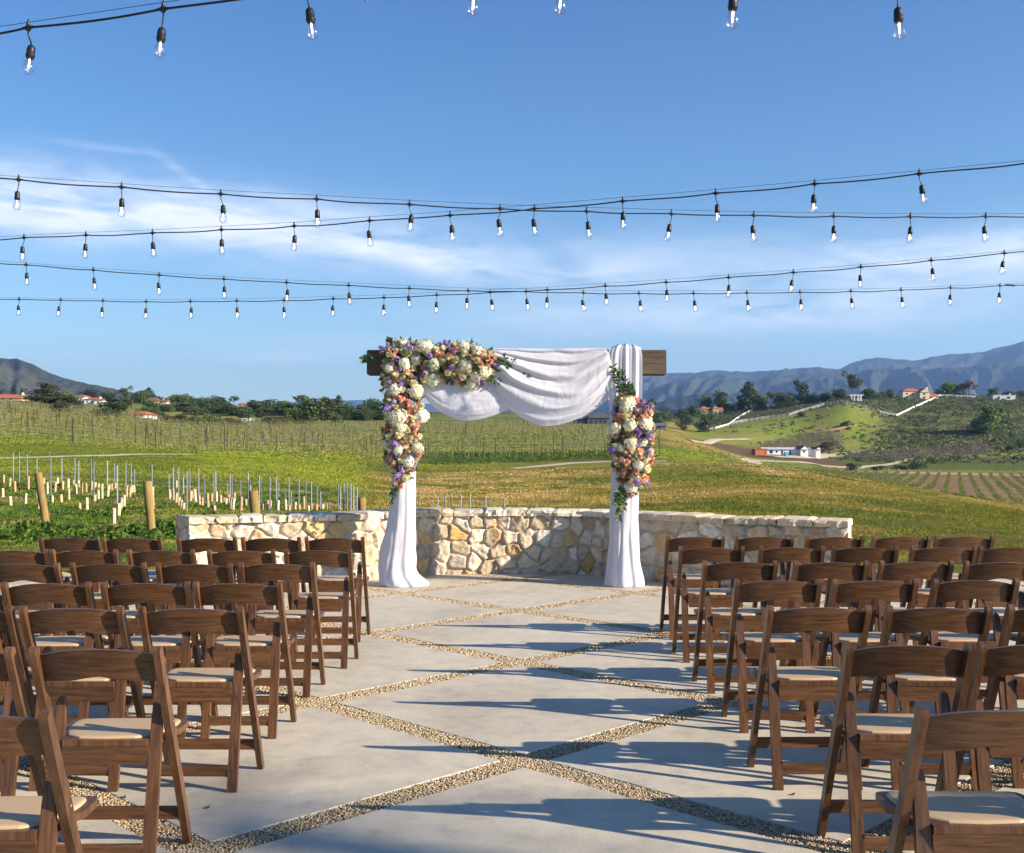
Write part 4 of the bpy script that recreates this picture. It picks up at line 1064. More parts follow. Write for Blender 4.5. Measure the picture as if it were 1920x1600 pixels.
dn=fbm(X*.7,d*.7,3,51); keep=r.rand(len(X))<np.clip((dn-.30)*4,.12,1); X,d,c,pxx,dn=X[keep],d[keep],c[keep],pxx[keep],dn[keep]
hs=(.03+.045*dn)*np.clip(d/26,.75,1.5); ws=hs*1.9
tufts('grass',X,d,hs,ws,c*np.array([1.18,1.14,.95]),4,6,M['grass'])
# taller lush weeds on the left, among the young vines
n=8000
d=np.exp(r.uniform(np.log(15.2),np.log(46),n)); X=r.uniform(-.52,-.14,n)*d; w_=fbm(X*.30,d*.30,3,71)
keep=(w_>.50)&wall_behind(X,d)&((d<24)|(r.rand(n)<.35)); X,d,w_=X[keep],d[keep],w_[keep]
cols=np.array([(.06,.12,.015),(.085,.15,.02),(.12,.17,.025),(.05,.09,.015)])[r.randint(0,4,len(X))]
clumps('weeds',np.stack([X,d,terr(X,d)-.02],1),(.22+.75*(w_-.50)/.2*.5)*r.uniform(.6,1.3,len(X))*np.where(d<24,.85,.55),cols,18,7,M['grass'],.75,.30)
# grass hummocks on the bank and fields further out
n=42000
d=np.exp(r.uniform(np.log(48),np.log(330),n)); X=r.uniform(-.50,.50,n)*d; pxx=960+F*X/d
c=zone_color(X,d); dn=fbm(X*.12,d*.12,4,81)
keep=(r.rand(n)<np.clip((dn-.35)*3.5,.15,1))&~((pxx>1500)&(d>112))&~offpath(X,d); X,d,c,dn=X[keep],d[keep],c[keep],dn[keep]
tufts('grass',X,d,(.04+.09*dn**1.5)*np.clip(d/80,.6,2.0),(.35+.5*dn)*np.clip(d/80,.6,2.4),c*1.12,6,9,M['grass'],droop=.9)
# dark clumps: berm behind the track, hill scrub on the right
n=16000
d=np.exp(r.uniform(np.log(300),np.log(820),n)); X=r.uniform(.12,.52,n)*d; pxx=960+F*X/d; dn=fbm(X*.02,d*.02,3,91)
scr=smooth01(pxx,1590,1700)*(d>455)+smooth01(pxx,1330,1700)*(d<455)*(d>395)*.5+smooth01(pxx,1250,1300)*(d>655)+((pxx>1340)&(pxx<1680)&(d>455)&(dn>.6))*.12
keep=(r.rand(n)<scr*np.clip((dn-.25)*3,.25,1)); X,d,dn=X[keep],d[keep],dn[keep]
cols=np.array([(.08,.105,.033),(.11,.14,.045),(.15,.165,.06),(.19,.165,.08),(.07,.095,.03)])[r.randint(0,5,len(X))]
clumps('scrub',np.stack([X,d,terr(X,d)],1),r.uniform(1.2,3.6,len(X)),cols,14,8,M['leaf'],.8,.42)
# bare grey-purple orchards
P=[];S_=[]
r=np.random.RandomState(15)
for k in range(2600):
    if r.rand()<.42: px,py=r.uniform(1432,1578),r.uniform(812,846); ok=(py>835-(px-1432)*.2 if px<1500 else py>812+abs(px-1540)*.2)
    else: px,py=r.uniform(1590,1850),r.uniform(838,868); ok=abs(py-(866-(px-1590)*.07))<9
    if not ok: continue
    h=hit(px,py,300); P.append(tuple(h)); S_.append(r.uniform(2.4,4.2))
P=np.array(P); clumps('bare_orchard',P+np.array([0,0,.8]),np.array(S_),np.array([(.16,.12,.10),(.13,.105,.10),(.19,.15,.12)])[r.randint(0,3,len(P))],22,16,M['grass'],.9,.10)

# ------------------------------------------------------------------ young vineyard on the left: stakes, tubes, posts, wires
tube_m=nmat('grow_tube_carton',(.72,.50,.30),.8,.15); nt=tube_m.node_tree; oi=N(nt,'ShaderNodeObjectInfo')
L(nt,ramp(nt,oi.outputs['Random'],[(0,(.50,.30,.15)),(.5,(.62,.42,.24)),(.85,(.66,.50,.32)),(1,(.66,.58,.46))]),nt.nodes['Principled BSDF'].inputs['Base Color'])
peel=wood_mat('peeler_post',(.36,.25,.085),(.22,.14,.05),.8,(30,30,3),.003,.15,.1)
stakes=[(75,628,800),(108,625,800),(153,635,835),(208,650,885),(287,648,910),(347,655,830),(422,658,860),(443,672,800),(513,662,860),(528,678,905),(604,672,870),(645,690,830),(661,698,985),(706,683,880),(737,685,860),(757,720,820),(853,693,950),(950,745,880),(974,710,900),(1005,710,920),(1033,760,900),(1052,730,962),(1067,725,880),(1118,718,920),(1150,765,880),(1201,733,955),(1215,733,900),(1280,795,900),(1292,748,900),(1307,748,950),(1354,782,950),(1394,742,950),(1408,808,905),(1459,755,955),(1472,763,950),(1520,768,950),(1555,760,955),(1568,797,930),(1605,830,930),(1625,763,950),(1638,845,935),(1680,765,950),(1720,775,950),(1751,790,950),(1785,812,945),(1803,845,945),(1843,868,945),(1902,800,952),(1916,815,950),(1934,790,955),(1952,795,955),(1973,800,957),(1990,812,957),(2008,822,957)]
SM0=MB(); SM0.box(-.009,.009,-.013,.013,-.1,1); SM0.box(.009,.019,-.004,.004,-.1,1)
sm=bpy.data.meshes.new('metal_stake'); sm.from_pydata(SM0.v,[],SM0.f); sm.materials.append(M['steel'])
def stake(px,yt,yb,dmin=15.5,d=None):
    p=hit(px,yb,dmin,60) if d is None else Vector(((px-960)/F*d,d,T1((px-960)/F*d,d)))
    ztop=HC+(YH-yt)/F*p.y
    o=bpy.data.objects.new('metal_stake',sm); COL.objects.link(o); o.location=p; o.scale=(1.15,1.15,ztop-p.z); o.rotation_euler=(rnd.uniform(-.01,.01),rnd.uniform(-.012,.012),rnd.uniform(0,3))
    tag(o,'thin grey metal stake standing among the pale tubes of the young vineyard' if d is None else 'thin grey metal stake whose top shows just above the stone wall','stake','metal stakes of the young vineyard' if d is None else 'metal stakes behind the stone wall')
for x,a_,b_ in stakes: stake(x/3,640+a_/3,640+b_/3)
for x,y in ((346,970),(430,1046),(461,1018),(503,1003),(541,1000),(601,1000),(659,998),(724,1042),(753,1016),(785,1036),(868,1024),(949,1038),(1066,1043)): stake(680+x/3.265,620+y/3.265,0,d=rnd.uniform(33,37))
tubes=[(20,752,800),(55,770,820),(85,790,850),(17,828,878),(60,875,925),(143,858,918),(160,760,838),(220,905,950),(245,770,825),(267,795,865),(294,870,912),(310,793,850),(322,770,810),(345,862,905),(353,790,835),(383,775,830),(388,832,895),(413,780,815),(428,805,862),(443,785,820),(448,912,950),(463,800,865),(486,797,850),(489,880,948),(512,790,840),(532,865,900),(535,795,830),(553,838,890),(553,800,830),(574,803,885),(606,812,875),(616,805,838),(628,800,840),(641,940,1030),(648,800,835),(668,915,990),(682,882,950),(698,868,930),(712,813,882),(730,820,880),(742,813,855),(755,812,850),(857,820,890),(862,890,955),(955,835,890),(965,832,880),(975,825,895),(990,853,910),(992,785,830),(1007,880,925),(1020,895,940),(1033,910,950),(1072,845,900),(1082,843,890),(1099,833,905),(1122,868,920),(1137,880,925),(1168,858,900),(1170,895,935),(1190,857,905),(1207,925,955),(1218,848,910),(1242,868,915),(1262,880,915),(1272,885,920),(1290,865,910),(1300,880,948),(1318,853,905),(1310,890,950),(1355,875,958),(1385,890,930),(1400,890,950),(1415,895,940),(1430,900,945),(1480,915,950),(1495,925,950),(1507,895,950),(1521,895,935),(1563,895,955),(1608,890,950),(1628,925,955),(1660,905,950),(1683,920,950),(1710,875,945),(1735,925,955),(1757,915,945),(1780,920,950),(1815,918,945),(1842,910,945)]
tm=MB(); tm.tube([(0,0,-.05),(0,0,.5),(0,0,1)],[.045,.045,.045],8,False); tm.tube([(0,0,-.02),(0,0,.985)],.037,8,False)
tme=bpy.data.meshes.new('grow_tube'); tme.from_pydata(tm.v,[],tm.f); tme.materials.append(tube_m)
for x,a_,b_ in tubes:
    p=hit(x/3,640+b_/3,15.5,60); h=(b_-a_)/3/F*p.y
    o=bpy.data.objects.new('grow_tube',tme); COL.objects.link(o); o.location=p; s_=.8+.25*rnd.random(); o.scale=(s_,s_,h); o.rotation_euler=(rnd.uniform(-.05,.05),rnd.uniform(-.06,.06),0)
    tag(o,'short pale cardboard tube round a young vine in the left vineyard','vine tube','vine tubes of the young vineyard')
posts=[]
for xt,yt,xb,yb,dmin,w_,lab in ((71.7,886.7,87,989,15.5,.085,'leaning yellowish wooden end post, leftmost of the near vineyard posts'),(276,902.7,285,1007,15.5,.085,'yellowish wooden end post standing left of the stone wall end'),(475,920,479,962,30,.12,'stubby wooden post top behind the left part of the stone wall'),(678.5,933,679,960,30,.10,'small wooden post top showing over the wall just left of the arch')):
    p=hit(xb,yb,dmin,60) if dmin<20 else Vector(((xb-960)/F*27,27,T1((xb-960)/F*27,27)))
    top=Vector(((xt-960)/F*p.y,p.y,HC+(YH-yt)/F*p.y))
    q=MB(); v=top-p; w2=w_
    q.tube([-v*.05,v*.25+Vector((.004,0,0)),v*.6-Vector((.004,0,0)),v*.985,v],[w2,w2*.97,w2*1.0,w2*.97,w2*.8],12)
    o=q.build('wooden_post',peel,None,True,loc=p); tag(o,lab,'post','wooden end posts'); posts.append((p,top))
def wire(a_,b_,lab,r_=.004,sag=.03):
    q=MB(); pts=[a_.lerp(b_,k/16)-Vector((0,0,sag*math.sin(math.pi*k/16))) for k in range(17)]
    q.tube(pts,r_,5); o=q.build('trellis_wire',M['black'],None); tag(o,lab,'wire','trellis wires of the young vineyard')
for i,(p,t) in enumerate(posts[:2]):
    for q_,nm in ((.28,'lowest'),(.55,'middle')):
        a_=p.lerp(t,q_); b_=hit(640 if i else 330,945-(30*q_),30,60)+Vector((0,0,.3+.3*q_))
        wire(a_,b_,'thin black %s wire running back from the %s wooden end post'%(nm,('leftmost','second')[i]))

# ------------------------------------------------------------------ hillside vineyard
pm_=nmat('dark_vine_post',(.075,.055,.04),.9,.1)
vp=MB(); vp.box(-.032,.032,-.032,.032,-.3,1.8)
vpm=bpy.data.meshes.new('vineyard_post'); vpm.from_pydata(vp.v,[],vp.f); vpm.materials.append(pm_)
r=np.random.RandomState(22)
posts_=[];vines=[]
dk=84.
while dk<310:
    x=-.50*dk-4
    while x<.17*dk:
        y=dk+x*.06+1.5*math.sin(x*.03)
        px=960+F*x/y
        lim=92+ (0 if px<330 else min(1,(px-330)/330)*28)
        if y>lim and px<1235: vines.append((x,y))
        x+=1.75+r.uniform(-.1,.1)
    x=-.50*dk-4+r.uniform(0,4)
    while x<.17*dk:
        y=dk+x*.06+1.5*math.sin(x*.03); px=960+F*x/y
        lim=92+ (0 if px<330 else min(1,(px-330)/330)*28)
        if y>lim-1 and px<1240 and px>-20: posts_.append((x+r.uniform(-.2,.2),y))
        x+=(6.6 if dk<150 else 7.5)+r.uniform(-.3,.3)
    dk+=6.5 if dk<148.9 else 10.0
posts_.sort(key=lambda p:p[1])
zz=terr(np.array([p[0] for p in posts_]),np.array([p[1] for p in posts_]))
for (x,y),z in list(zip(posts_,zz))[:290]:
    o=bpy.data.objects.new('vineyard_post',vpm); COL.objects.link(o); o.location=(x,y,z); o.rotation_euler=(r.uniform(-.05,.05),r.uniform(-.06,.06),0); s_=r.uniform(.85,1.15); o.scale=(s_,s_,s_)
    tag(o,'dark thin post in the rows of the hillside vineyard behind the arch','vineyard post','posts of the hillside vineyard')
q=MB()
for (x,y),z in list(zip(posts_,zz))[290:]: 
    h=1.9*r.uniform(.85,1.15); q.box(x-.05,x+.05,y-.05,y+.05,z-.3,z+h)
o=q.build('vineyard_posts',pm_); tag(o,kind='stuff')
V=np.array(vines); Z=terr(V[:,0],V[:,1]); n=len(V)
# each vine: trunk, two cordon arms, ragged canes - thin three-sided sticks
def sticks(A0,B0,w):
    d_=B0-A0; ref=np.tile(np.array([.31,.23,.92]),(len(d_),1)); a_=np.cross(d_,ref); a_/=np.linalg.norm(a_,axis=1,keepdims=True)+1e-9; b_=np.cross(d_,a_); b_/=np.linalg.norm(b_,axis=1,keepdims=True)+1e-9
    o=[]
    for P_ in (A0,B0):
        for k in range(3): o.append(P_+(a_*math.cos(2.1*k)+b_*math.sin(2.1*k))*w[:,None])
    Vv=np.stack(o,1); idx=np.array([[0,1,4,3],[1,2,5,4],[2,0,3,5]])
    return Vv.reshape(-1,3),(idx[None]+np.arange(len(A0))[:,None,None]*6).reshape(-1,4)
Bp=np.stack([V[:,0],V[:,1],Z],1); top=Bp+np.stack([r.uniform(-.08,.08,n),r.uniform(-.1,.1,n),r.uniform(.8,.95,n)],1)
As=[Bp,top,top]; Bs=[top,top+np.stack([np.full(n,.8),np.full(n,.05),r.uniform(-.08,.12,n)],1),top-np.stack([np.full(n,.8),np.full(n,.05),r.uniform(-.12,.08,n)],1)]; Ws=[np.full(n,.035),np.full(n,.03),np.full(n,.03)]
for k in range(3):
    a0=top+np.stack([r.uniform(-.8,.8,n),np.zeros(n),np.zeros(n)],1); As.append(a0); Bs.append(a0+np.stack([r.uniform(-.35,.35,n),r.uniform(-.3,.3,n),r.uniform(-.1,.75,n)],1)); Ws.append(np.full(n,.016))
A_=np.concatenate(As);B_=np.concatenate(Bs);W_=np.concatenate(Ws)*np.repeat(np.clip(V[:,1]/130,.65,1.4)[None],len(As),0).ravel()
Vv,Ff=sticks(A_,B_,W_)
vm=nmat('bare_vine_wood',(.23,.20,.11),.95,.05)
o=np_mesh('bare_vines',Vv,Ff,vm); tag(o,kind='stuff')
# fresh leaves along the vine rows
k=r.rand(n)<.95; P=Bp[k]+np.array([0,0,.2]); clumps('vine_leaves',P,r.uniform(.5,1.0,k.sum())*np.clip(P[:,1]/120,1,1.6),np.array([(.17,.23,.05),(.21,.24,.06),(.13,.20,.04)])[r.randint(0,3,k.sum())],9,33,M['grass'],1.0,.20)

# ------------------------------------------------------------------ vine rows in the valley on the right
for i in range(8,38):
    xb=1545+i*27; q=MB(); P=[]
    pa=hit(1500+i*31,884.5,140,330); pb=hit(1560+i*33-(0),962,125,330) if False else None
    X0,Y0_=px2w(1400+i*19,0,300).x,300.; X1,Y1_=X0-150*.40,150.
    m_=150; tt_=np.linspace(0,1,m_); xx=X0+(X1-X0)*tt_; yy=Y0_+(Y1_-Y0_)*tt_
    pts=np.stack([xx,yy,terr(xx,yy)+.45],1); pts=np.repeat(pts,6,axis=0)+r.uniform(-1,1,(m_*6,3))*np.array([.05,.7,.50])
    root=empty('vine_row',(X0,Y0_,float(terr(np.array([X0]),np.array([Y0_]))[0])),label='green trellised vine row running down the brown valley vineyard on the right',cat='vine row',group='vine rows in the valley')
    f=clumps('foliage',pts,r.uniform(.30,.5,len(pts)),np.array([(.16,.20,.05),(.21,.22,.07),(.12,.16,.035)])[r.randint(0,3,len(pts))],5,40+i,M['grass'],1.,.5)
    rel(f,root)
    g=MB(); g.tube([(X0,Y0_,root.location.z-.3),(X0,Y0_,root.location.z+1.6)],.07,6); rel(g.build('end_post',nmat('pale_post',(.42,.36,.27),.9) if i==8 else bpy.data.materials['pale_post'],None),root)
# ------------------------------------------------------------------ trees
def tree_protos():
    protos={}
    def crown(kind,seed):
        r_=np.random.RandomState(seed); lob=[]
        if kind=='oak':
            for k in range(16):
                a=r_.uniform(0,6.28); q=r_.uniform(0,.36); lob.append((q*math.cos(a),q*math.sin(a),r_.uniform(.10,.80)-.25*q,r_.uniform(.17,.27)))
        elif kind=='pine':
            for k in range(14):
                z=.22+.74*k/13; q=.24*(1-(z-.22)/.85)**.8; a=k*2.4; lob.append((q*math.cos(a)*.8,q*math.sin(a)*.8,z,.07+.13*(1-z)))
        elif kind=='tall':
            for k in range(11):
                z=.22+.72*k/10; q=.10+.06*r_.rand(); a=r_.uniform(0,6.28); lob.append((q*math.cos(a),q*math.sin(a),z,.10+.07*math.sin(z*3.)))
        elif kind=='bush':
            for k in range(10):
                a=r_.uniform(0,6.28); q=r_.uniform(.05,.42); lob.append((q*math.cos(a),q*math.sin(a),r_.uniform(.18,.68)-.3*q,r_.uniform(.16,.28)))
        elif kind=='gum':
            for k in range(12):
                a=r_.uniform(0,6.28); q=r_.uniform(.08,.36); lob.append((q*math.cos(a),q*math.sin(a),r_.uniform(.45,.92)-.2*q,r_.uniform(.08,.15)))
        elif kind=='cypress':
            for k in range(12):
                z=.06+.88*k/11; lob.append((r_.uniform(-.01,.01),0,z,.075*math.sin(.5+z*2.4)+.015))
        nl={'oak':1900,'pine':1300,'tall':1200,'bush':1500,'gum':850,'cypress':600}[kind]
        L_=np.array(lob); w=L_[:,3]**2; idx=r_.choice(len(L_),nl,p=w/w.sum()); u_=r_.normal(size=(nl,3)); u_/=np.linalg.norm(u_,axis=1,keepdims=True)
        P=L_[idx,:3]+u_*L_[idx,3:4]*r_.uniform(.55,1.12,(nl,1))*np.array([1,1,.82])
        t=r_.normal(size=(nl,3)); t/=np.linalg.norm(t,axis=1,keepdims=True); s=np.cross(t,r_.normal(size=(nl,3))); s/=np.linalg.norm(s,axis=1,keepdims=True)
        ww=r_.uniform(.020,.052,(nl,1))*(.8 if kind in('gum','cypress') else 1)
        V=np.stack([P-t*ww,P-s*ww*.7,P+t*ww,P+s*ww*.7],1).reshape(-1,3)
        base=r_.uniform(.75,1.3,(len(L_),1))[idx]*r_.uniform(.6,1.45,(nl,1))
        vc=np.repeat(base*np.array([(1.,1.,1.)]),4,axis=0)
        me_o=np_mesh('crown',V,np.arange(len(V)).reshape(-1,4),M['leaf'],vcol=vc); me=me_o.data; bpy.data.objects.remove(me_o)
        q=MB(); 
        htr={'oak':.40,'pine':.9,'tall':.8,'bush':.3,'gum':.6,'cypress':.5}[kind]; rb={'oak':.035,'pine':.018,'tall':.016,'bush':.02,'gum':.018,'cypress':.012}[kind]
        q.tube([(0,0,-.05),(.01,0,htr*.4),(-.005,.01,htr*.75),(0,0,htr)],[rb,rb*.75,rb*.55,rb*.3],7)
        for k in range(6 if kind!='cypress' else 0):
            l=L_[r_.randint(len(L_))]; z0=htr*r_.uniform(.35,.9)
            q.tube([(0,0,z0),(l[0]*.5,l[1]*.5,(z0+l[2])/2),(l[0],l[1],l[2])],[rb*.5,rb*.35,rb*.12],5)
        tme_=bpy.data.meshes.new('trunk'); tme_.from_pydata(q.v,[],q.f); tme_.materials.append(M['trunk'])
        return me,tme_
    for kind,ns in (('oak',4),('pine',2),('tall',2),('bush',3),('gum',2),('cypress',1)):
        protos[kind]=[crown(kind,100+k*7+len(kind)) for k in range(ns)]
    # fan palm
    q=MB(); r_=random.Random(8)
    for k in range(34):
        a=r_.uniform(0,6.28); el=r_.uniform(-.7,1.3); d=Vector((math.cos(a)*math.cos(el),math.sin(a)*math.cos(el),math.sin(el))); c=Vector((0,0,.80))
        e=c+d*.10; s_=d.cross(Vector((0,0,1))).normalized()
        for j in range(7):
            an=(j-3)*.28; f_=(d*math.cos(an)+s_*math.sin(an)); q.add([e,e+f_*.075+s_*.008,e+f_*.15-Vector((0,0,.03)),e+f_*.075-s_*.008],[(0,1,2,3)],(1,1,1))
        q.add([c,c+s_*.004,e+s_*.003,e],[(0,1,2,3)],(.8,.8,.8))
    o=q.build('crown',M['leaf']); pc=o.data; bpy.data.objects.remove(o)
    q=MB(); q.tube([(0,0,-.05),(.008,0,.4),(0,0,.80)],[.03,.022,.025],8); tme_=bpy.data.meshes.new('trunk'); tme_.from_pydata(q.v,[],q.f); tme_.materials.append(M['trunk'])
    protos['palm']=[(pc,tme_)]
    return protos
TP=tree_protos()
TCOL={'dark':(.07,.105,.035),'green':(.12,.17,.045),'mid':(.105,.14,.05),'light':(.11,.15,.05),'bright':(.085,.17,.02),'brown':(.13,.10,.065),'red':(.16,.085,.06),'blue':(.07,.10,.065),'olive':(.09,.10,.045)}
def tree(kind,tone,px,ytop,ybase,wpx,label,group,dmin=200,d=None):
    p=hit(px,ybase,dmin) if d is None else px2w(px,0,d)
    if d is not None: p.z=T1(p.x,p.y)
    sky_base=YH-(p.z-HC)/p.y*F
    h=(max(ybase,sky_base-3)-ytop)/F*p.y if sky_base<=ybase+2 else (sky_base-ytop)/F*p.y
    h=max(h,1.5)*1.08; w=wpx/F*p.y
    me,tm_=rnd.choice(TP[kind]); nat={'oak':.95,'pine':.52,'tall':.42,'bush':1.1,'gum':.8,'cypress':.17,'palm':.45}[kind]
    name={'oak':'oak_tree','pine':'pine_tree','tall':'tall_tree','bush':'bush','gum':'eucalyptus_tree','cypress':'cypress_tree','palm':'palm_tree'}[kind]
    root=empty(name,p,rnd.uniform(0,6.28),label,'bush' if kind=='bush' else 'tree',group); sx=w/nat; root.scale=(sx,sx,h)
    v=rnd.uniform(.85,1.15)
    for nm,m_ in (('crown',me),('trunk',tm_)):
        o=bpy.data.objects.new(nm,m_); COL.objects.link(o); o.parent=root
        if nm=='crown': c=TCOL[tone]; o.color=(c[0]*v,c[1]*v,c[2]*v,1)
    return root
KN={'oak':'round','pine':'pointed','tall':'slender','bush':'low bushy','gum':'loose','cypress':'narrow','palm':'fan palm'}
TN={'dark':'dark green','green':'green','mid':'dull green','light':'pale green','bright':'bright green','brown':'brownish','red':'reddish bare','blue':'bluish green','olive':'olive'}
LT=[(80,255,300,14,'cypress','dark'),(122,265,300,12,'cypress','dark'),(20,278,300,60,'palm','light'),(140,272,335,40,'palm','light'),(180,285,340,60,'palm','light'),(262,243,345,70,'tall','olive'),(325,265,345,80,'oak','mid'),(380,280,345,50,'gum','light'),(350,325,400,90,'bush','olive'),(500,265,310,90,'oak','blue'),(600,285,340,80,'oak','dark'),(640,320,410,110,'oak','dark'),(715,256,380,60,'gum','mid'),(742,300,380,50,'palm','light'),(790,270,345,100,'oak','green'),(838,268,320,50,'pine','blue'),(890,303,345,50,'oak','olive'),(920,310,350,45,'oak','mid'),(985,298,350,90,'oak','mid'),(1030,298,370,80,'oak','green'),(1080,310,370,70,'oak','dark'),(1130,313,370,80,'oak','mid'),(1180,318,385,80,'oak','dark'),(1235,304,370,95,'oak','dark'),(1240,350,410,80,'bush','dark'),(1315,305,360,60,'gum','mid'),(1290,345,400,80,'oak','dark'),(1350,348,420,90,'oak','mid'),(1410,332,400,80,'oak','dark'),(1440,328,410,80,'oak','mid'),(1500,322,400,110,'oak','dark'),(1575,322,385,80,'oak','green'),(1540,355,400,80,'bush','dark'),(1450,368,430,80,'bush','dark'),(1670,352,465,130,'bush','dark'),(1740,322,465,90,'tall','mid'),(1810,330,465,85,'tall','olive'),(1870,372,460,80,'bush','dark'),(1905,318,440,60,'pine','dark'),(1120,402,470,90,'bush','mid'),(1190,400,470,110,'bush','mid'),(1000,405,460,120,'bush','olive'),(940,412,460,70,'bush','mid'),(1290,420,470,110,'bush','brown'),(1560,412,470,130,'bush','brown'),(870,375,430,100,'bush','dark'),(820,360,400,80,'bush','green'),(600,362,420,110,'bush','dark'),(550,375,420,80,'bush','mid'),(1960,350,440,80,'oak','dark'),(2030,345,440,90,'oak','mid'),(2110,325,440,100,'oak','dark'),(2180,345,445,90,'oak','mid'),
    (420,335,380,70,'bush','olive'),(700,300,370,60,'oak','dark'),(1620,365,440,60,'bush','mid'),(850,330,400,70,'oak','dark'),(1380,365,440,80,'bush','dark'),(225,300,345,50,'bush','brown'),(-60,270,320,80,'oak','mid'),(940,345,400,60,'bush','green')]
for i_ in range(34):
    x_=225+i_*57+rnd.uniform(-15,15)
    if 400<x_<620 or 650<x_<910: continue
    b0=0.; b0=float(np.interp(x_,[225,500,900,1400,2180],[352,372,398,415,440])); LT.append((x_,b0-rnd.uniform(34,52)*(1.25 if x_>1400 else 1),b0+rnd.uniform(-8,14),rnd.uniform(70,110),rnd.choice(['oak','oak','bush','tall']),rnd.choice(['dark','mid','green','olive'])))
LT.sort(key=lambda t:t[0]); 
ordn=lambda n:'%d%s'%(n,'th' if 10<=n%100<=20 else {1:'st',2:'nd',3:'rd'}.get(n%10,'th'))
cnt={}
for x,a_,b_,w_,kd,tn in LT:
    key=(kd,tn); cnt[key]=cnt.get(key,0)+1
    tree(kd,tn,x/3,640+a_/3,640+b_/3,w_/3*1.45,'%s %s %s on the left skyline, %s such from the left'%(TN[tn],KN[kd],'shrub' if kd=='bush' else 'tree',ordn(cnt[key])),'trees along the left ridge',170)
RT=[(335,268,335,62,'oak','bright'),(410,238,335,88,'oak','dark'),(545,213,338,80,'pine','dark'),(600,262,335,62,'oak','green'),(655,248,320,50,'gum','brown'),(700,247,320,60,'oak','olive'),(735,262,330,90,'oak','dark'),(755,250,315,50,'oak','mid'),(805,207,312,44,'tall','blue'),(850,262,308,95,'oak','dark'),(925,250,300,70,'oak','dark'),(1000,230,292,90,'oak','dark'),(1060,155,290,88,'gum','olive'),(1130,222,290,80,'oak','dark'),(1165,250,290,70,'oak','mid'),(1205,248,290,50,'oak','mid'),(1245,235,282,42,'oak','dark'),(1530,185,266,90,'oak','bright'),(1592,208,270,74,'oak','mid'),(1645,188,272,78,'gum','red'),(1765,232,268,50,'oak','mid'),(1735,335,480,70,'tall','green'),(1785,345,470,70,'tall','mid'),(1690,365,450,60,'bush','green'),(330,350,455,80,'oak','mid'),(310,395,452,60,'bush','dark'),(275,315,380,70,'oak','green'),(95,335,410,80,'oak','mid'),(205,330,400,70,'oak','dark'),(150,345,400,60,'bush','dark'),(60,335,400,60,'oak','dark'),(215,385,445,60,'bush','brown'),(245,365,410,50,'bush','mid'),(1035,395,432,56,'bush','dark'),(805,345,380,40,'bush','olive'),(950,482,560,110,'bush','brown'),(1060,600,650,80,'bush','dark'),(1390,600,640,80,'bush','dark'),(1900,235,270,50,'bush','mid'),(1840,240,268,60,'bush','dark'),(1900,470,545,60,'bush','dark'),(1860,510,550,50,'bush','dark'),(1300,615,640,80,'bush','olive'),(1200,618,645,70,'bush','dark'),(440,300,350,60,'bush','dark'),(500,300,345,60,'bush','olive'),(130,335,395,50,'oak','mid'),(30,350,400,50,'bush','mid'),(-40,340,400,70,'oak','dark')]
RT.sort(key=lambda t:t[0]); cnt={}
for x,a_,b_,w_,kd,tn in RT:
    key=(kd,tn); cnt[key]=cnt.get(key,0)+1
    tree(kd,tn,1200+x/2.667,640+a_/2.667,640+b_/2.667,w_/2.667*1.25,'%s %s %s right of the arch, %s such from the left'%(TN[tn],KN[kd],'shrub' if kd=='bush' else 'tree',ordn(cnt[key])),'trees on the right hills',200)

# ------------------------------------------------------------------ houses
roof_red=nmat('red_tile',(.42,.13,.06),.8,.15); nt=roof_red.node_tree; L(nt,ramp(nt,noise(nt,worldpos(nt),1.5,4),[(.3,(.30,.09,.045)),(.7,(.50,.18,.09))]),nt.nodes['Principled BSDF'].inputs['Base Color'])
HM={'red':roof_red,'brown':nmat('brown_roof',(.16,.10,.075),.9),'grey':nmat('grey_roof',(.11,.115,.13),.85),'white':M['white'],'cream':nmat('cream_stucco',(.66,.55,.38),.85),'tan':nmat('tan_stucco',(.50,.38,.25),.85),'dgrey':nmat('dark_siding',(.10,.11,.13),.8),'orange':nmat('orange_steel',(.48,.15,.07),.75),'blue':nmat('blue_plastic',(.10,.42,.62),.5),'glass':nmat('window_glass',(.025,.03,.04),.12,.6),'fence':nmat('fence_paint',(.58,.59,.60),.7),'lgrey':nmat('pale_grey_paint',(.50,.52,.52),.7)}
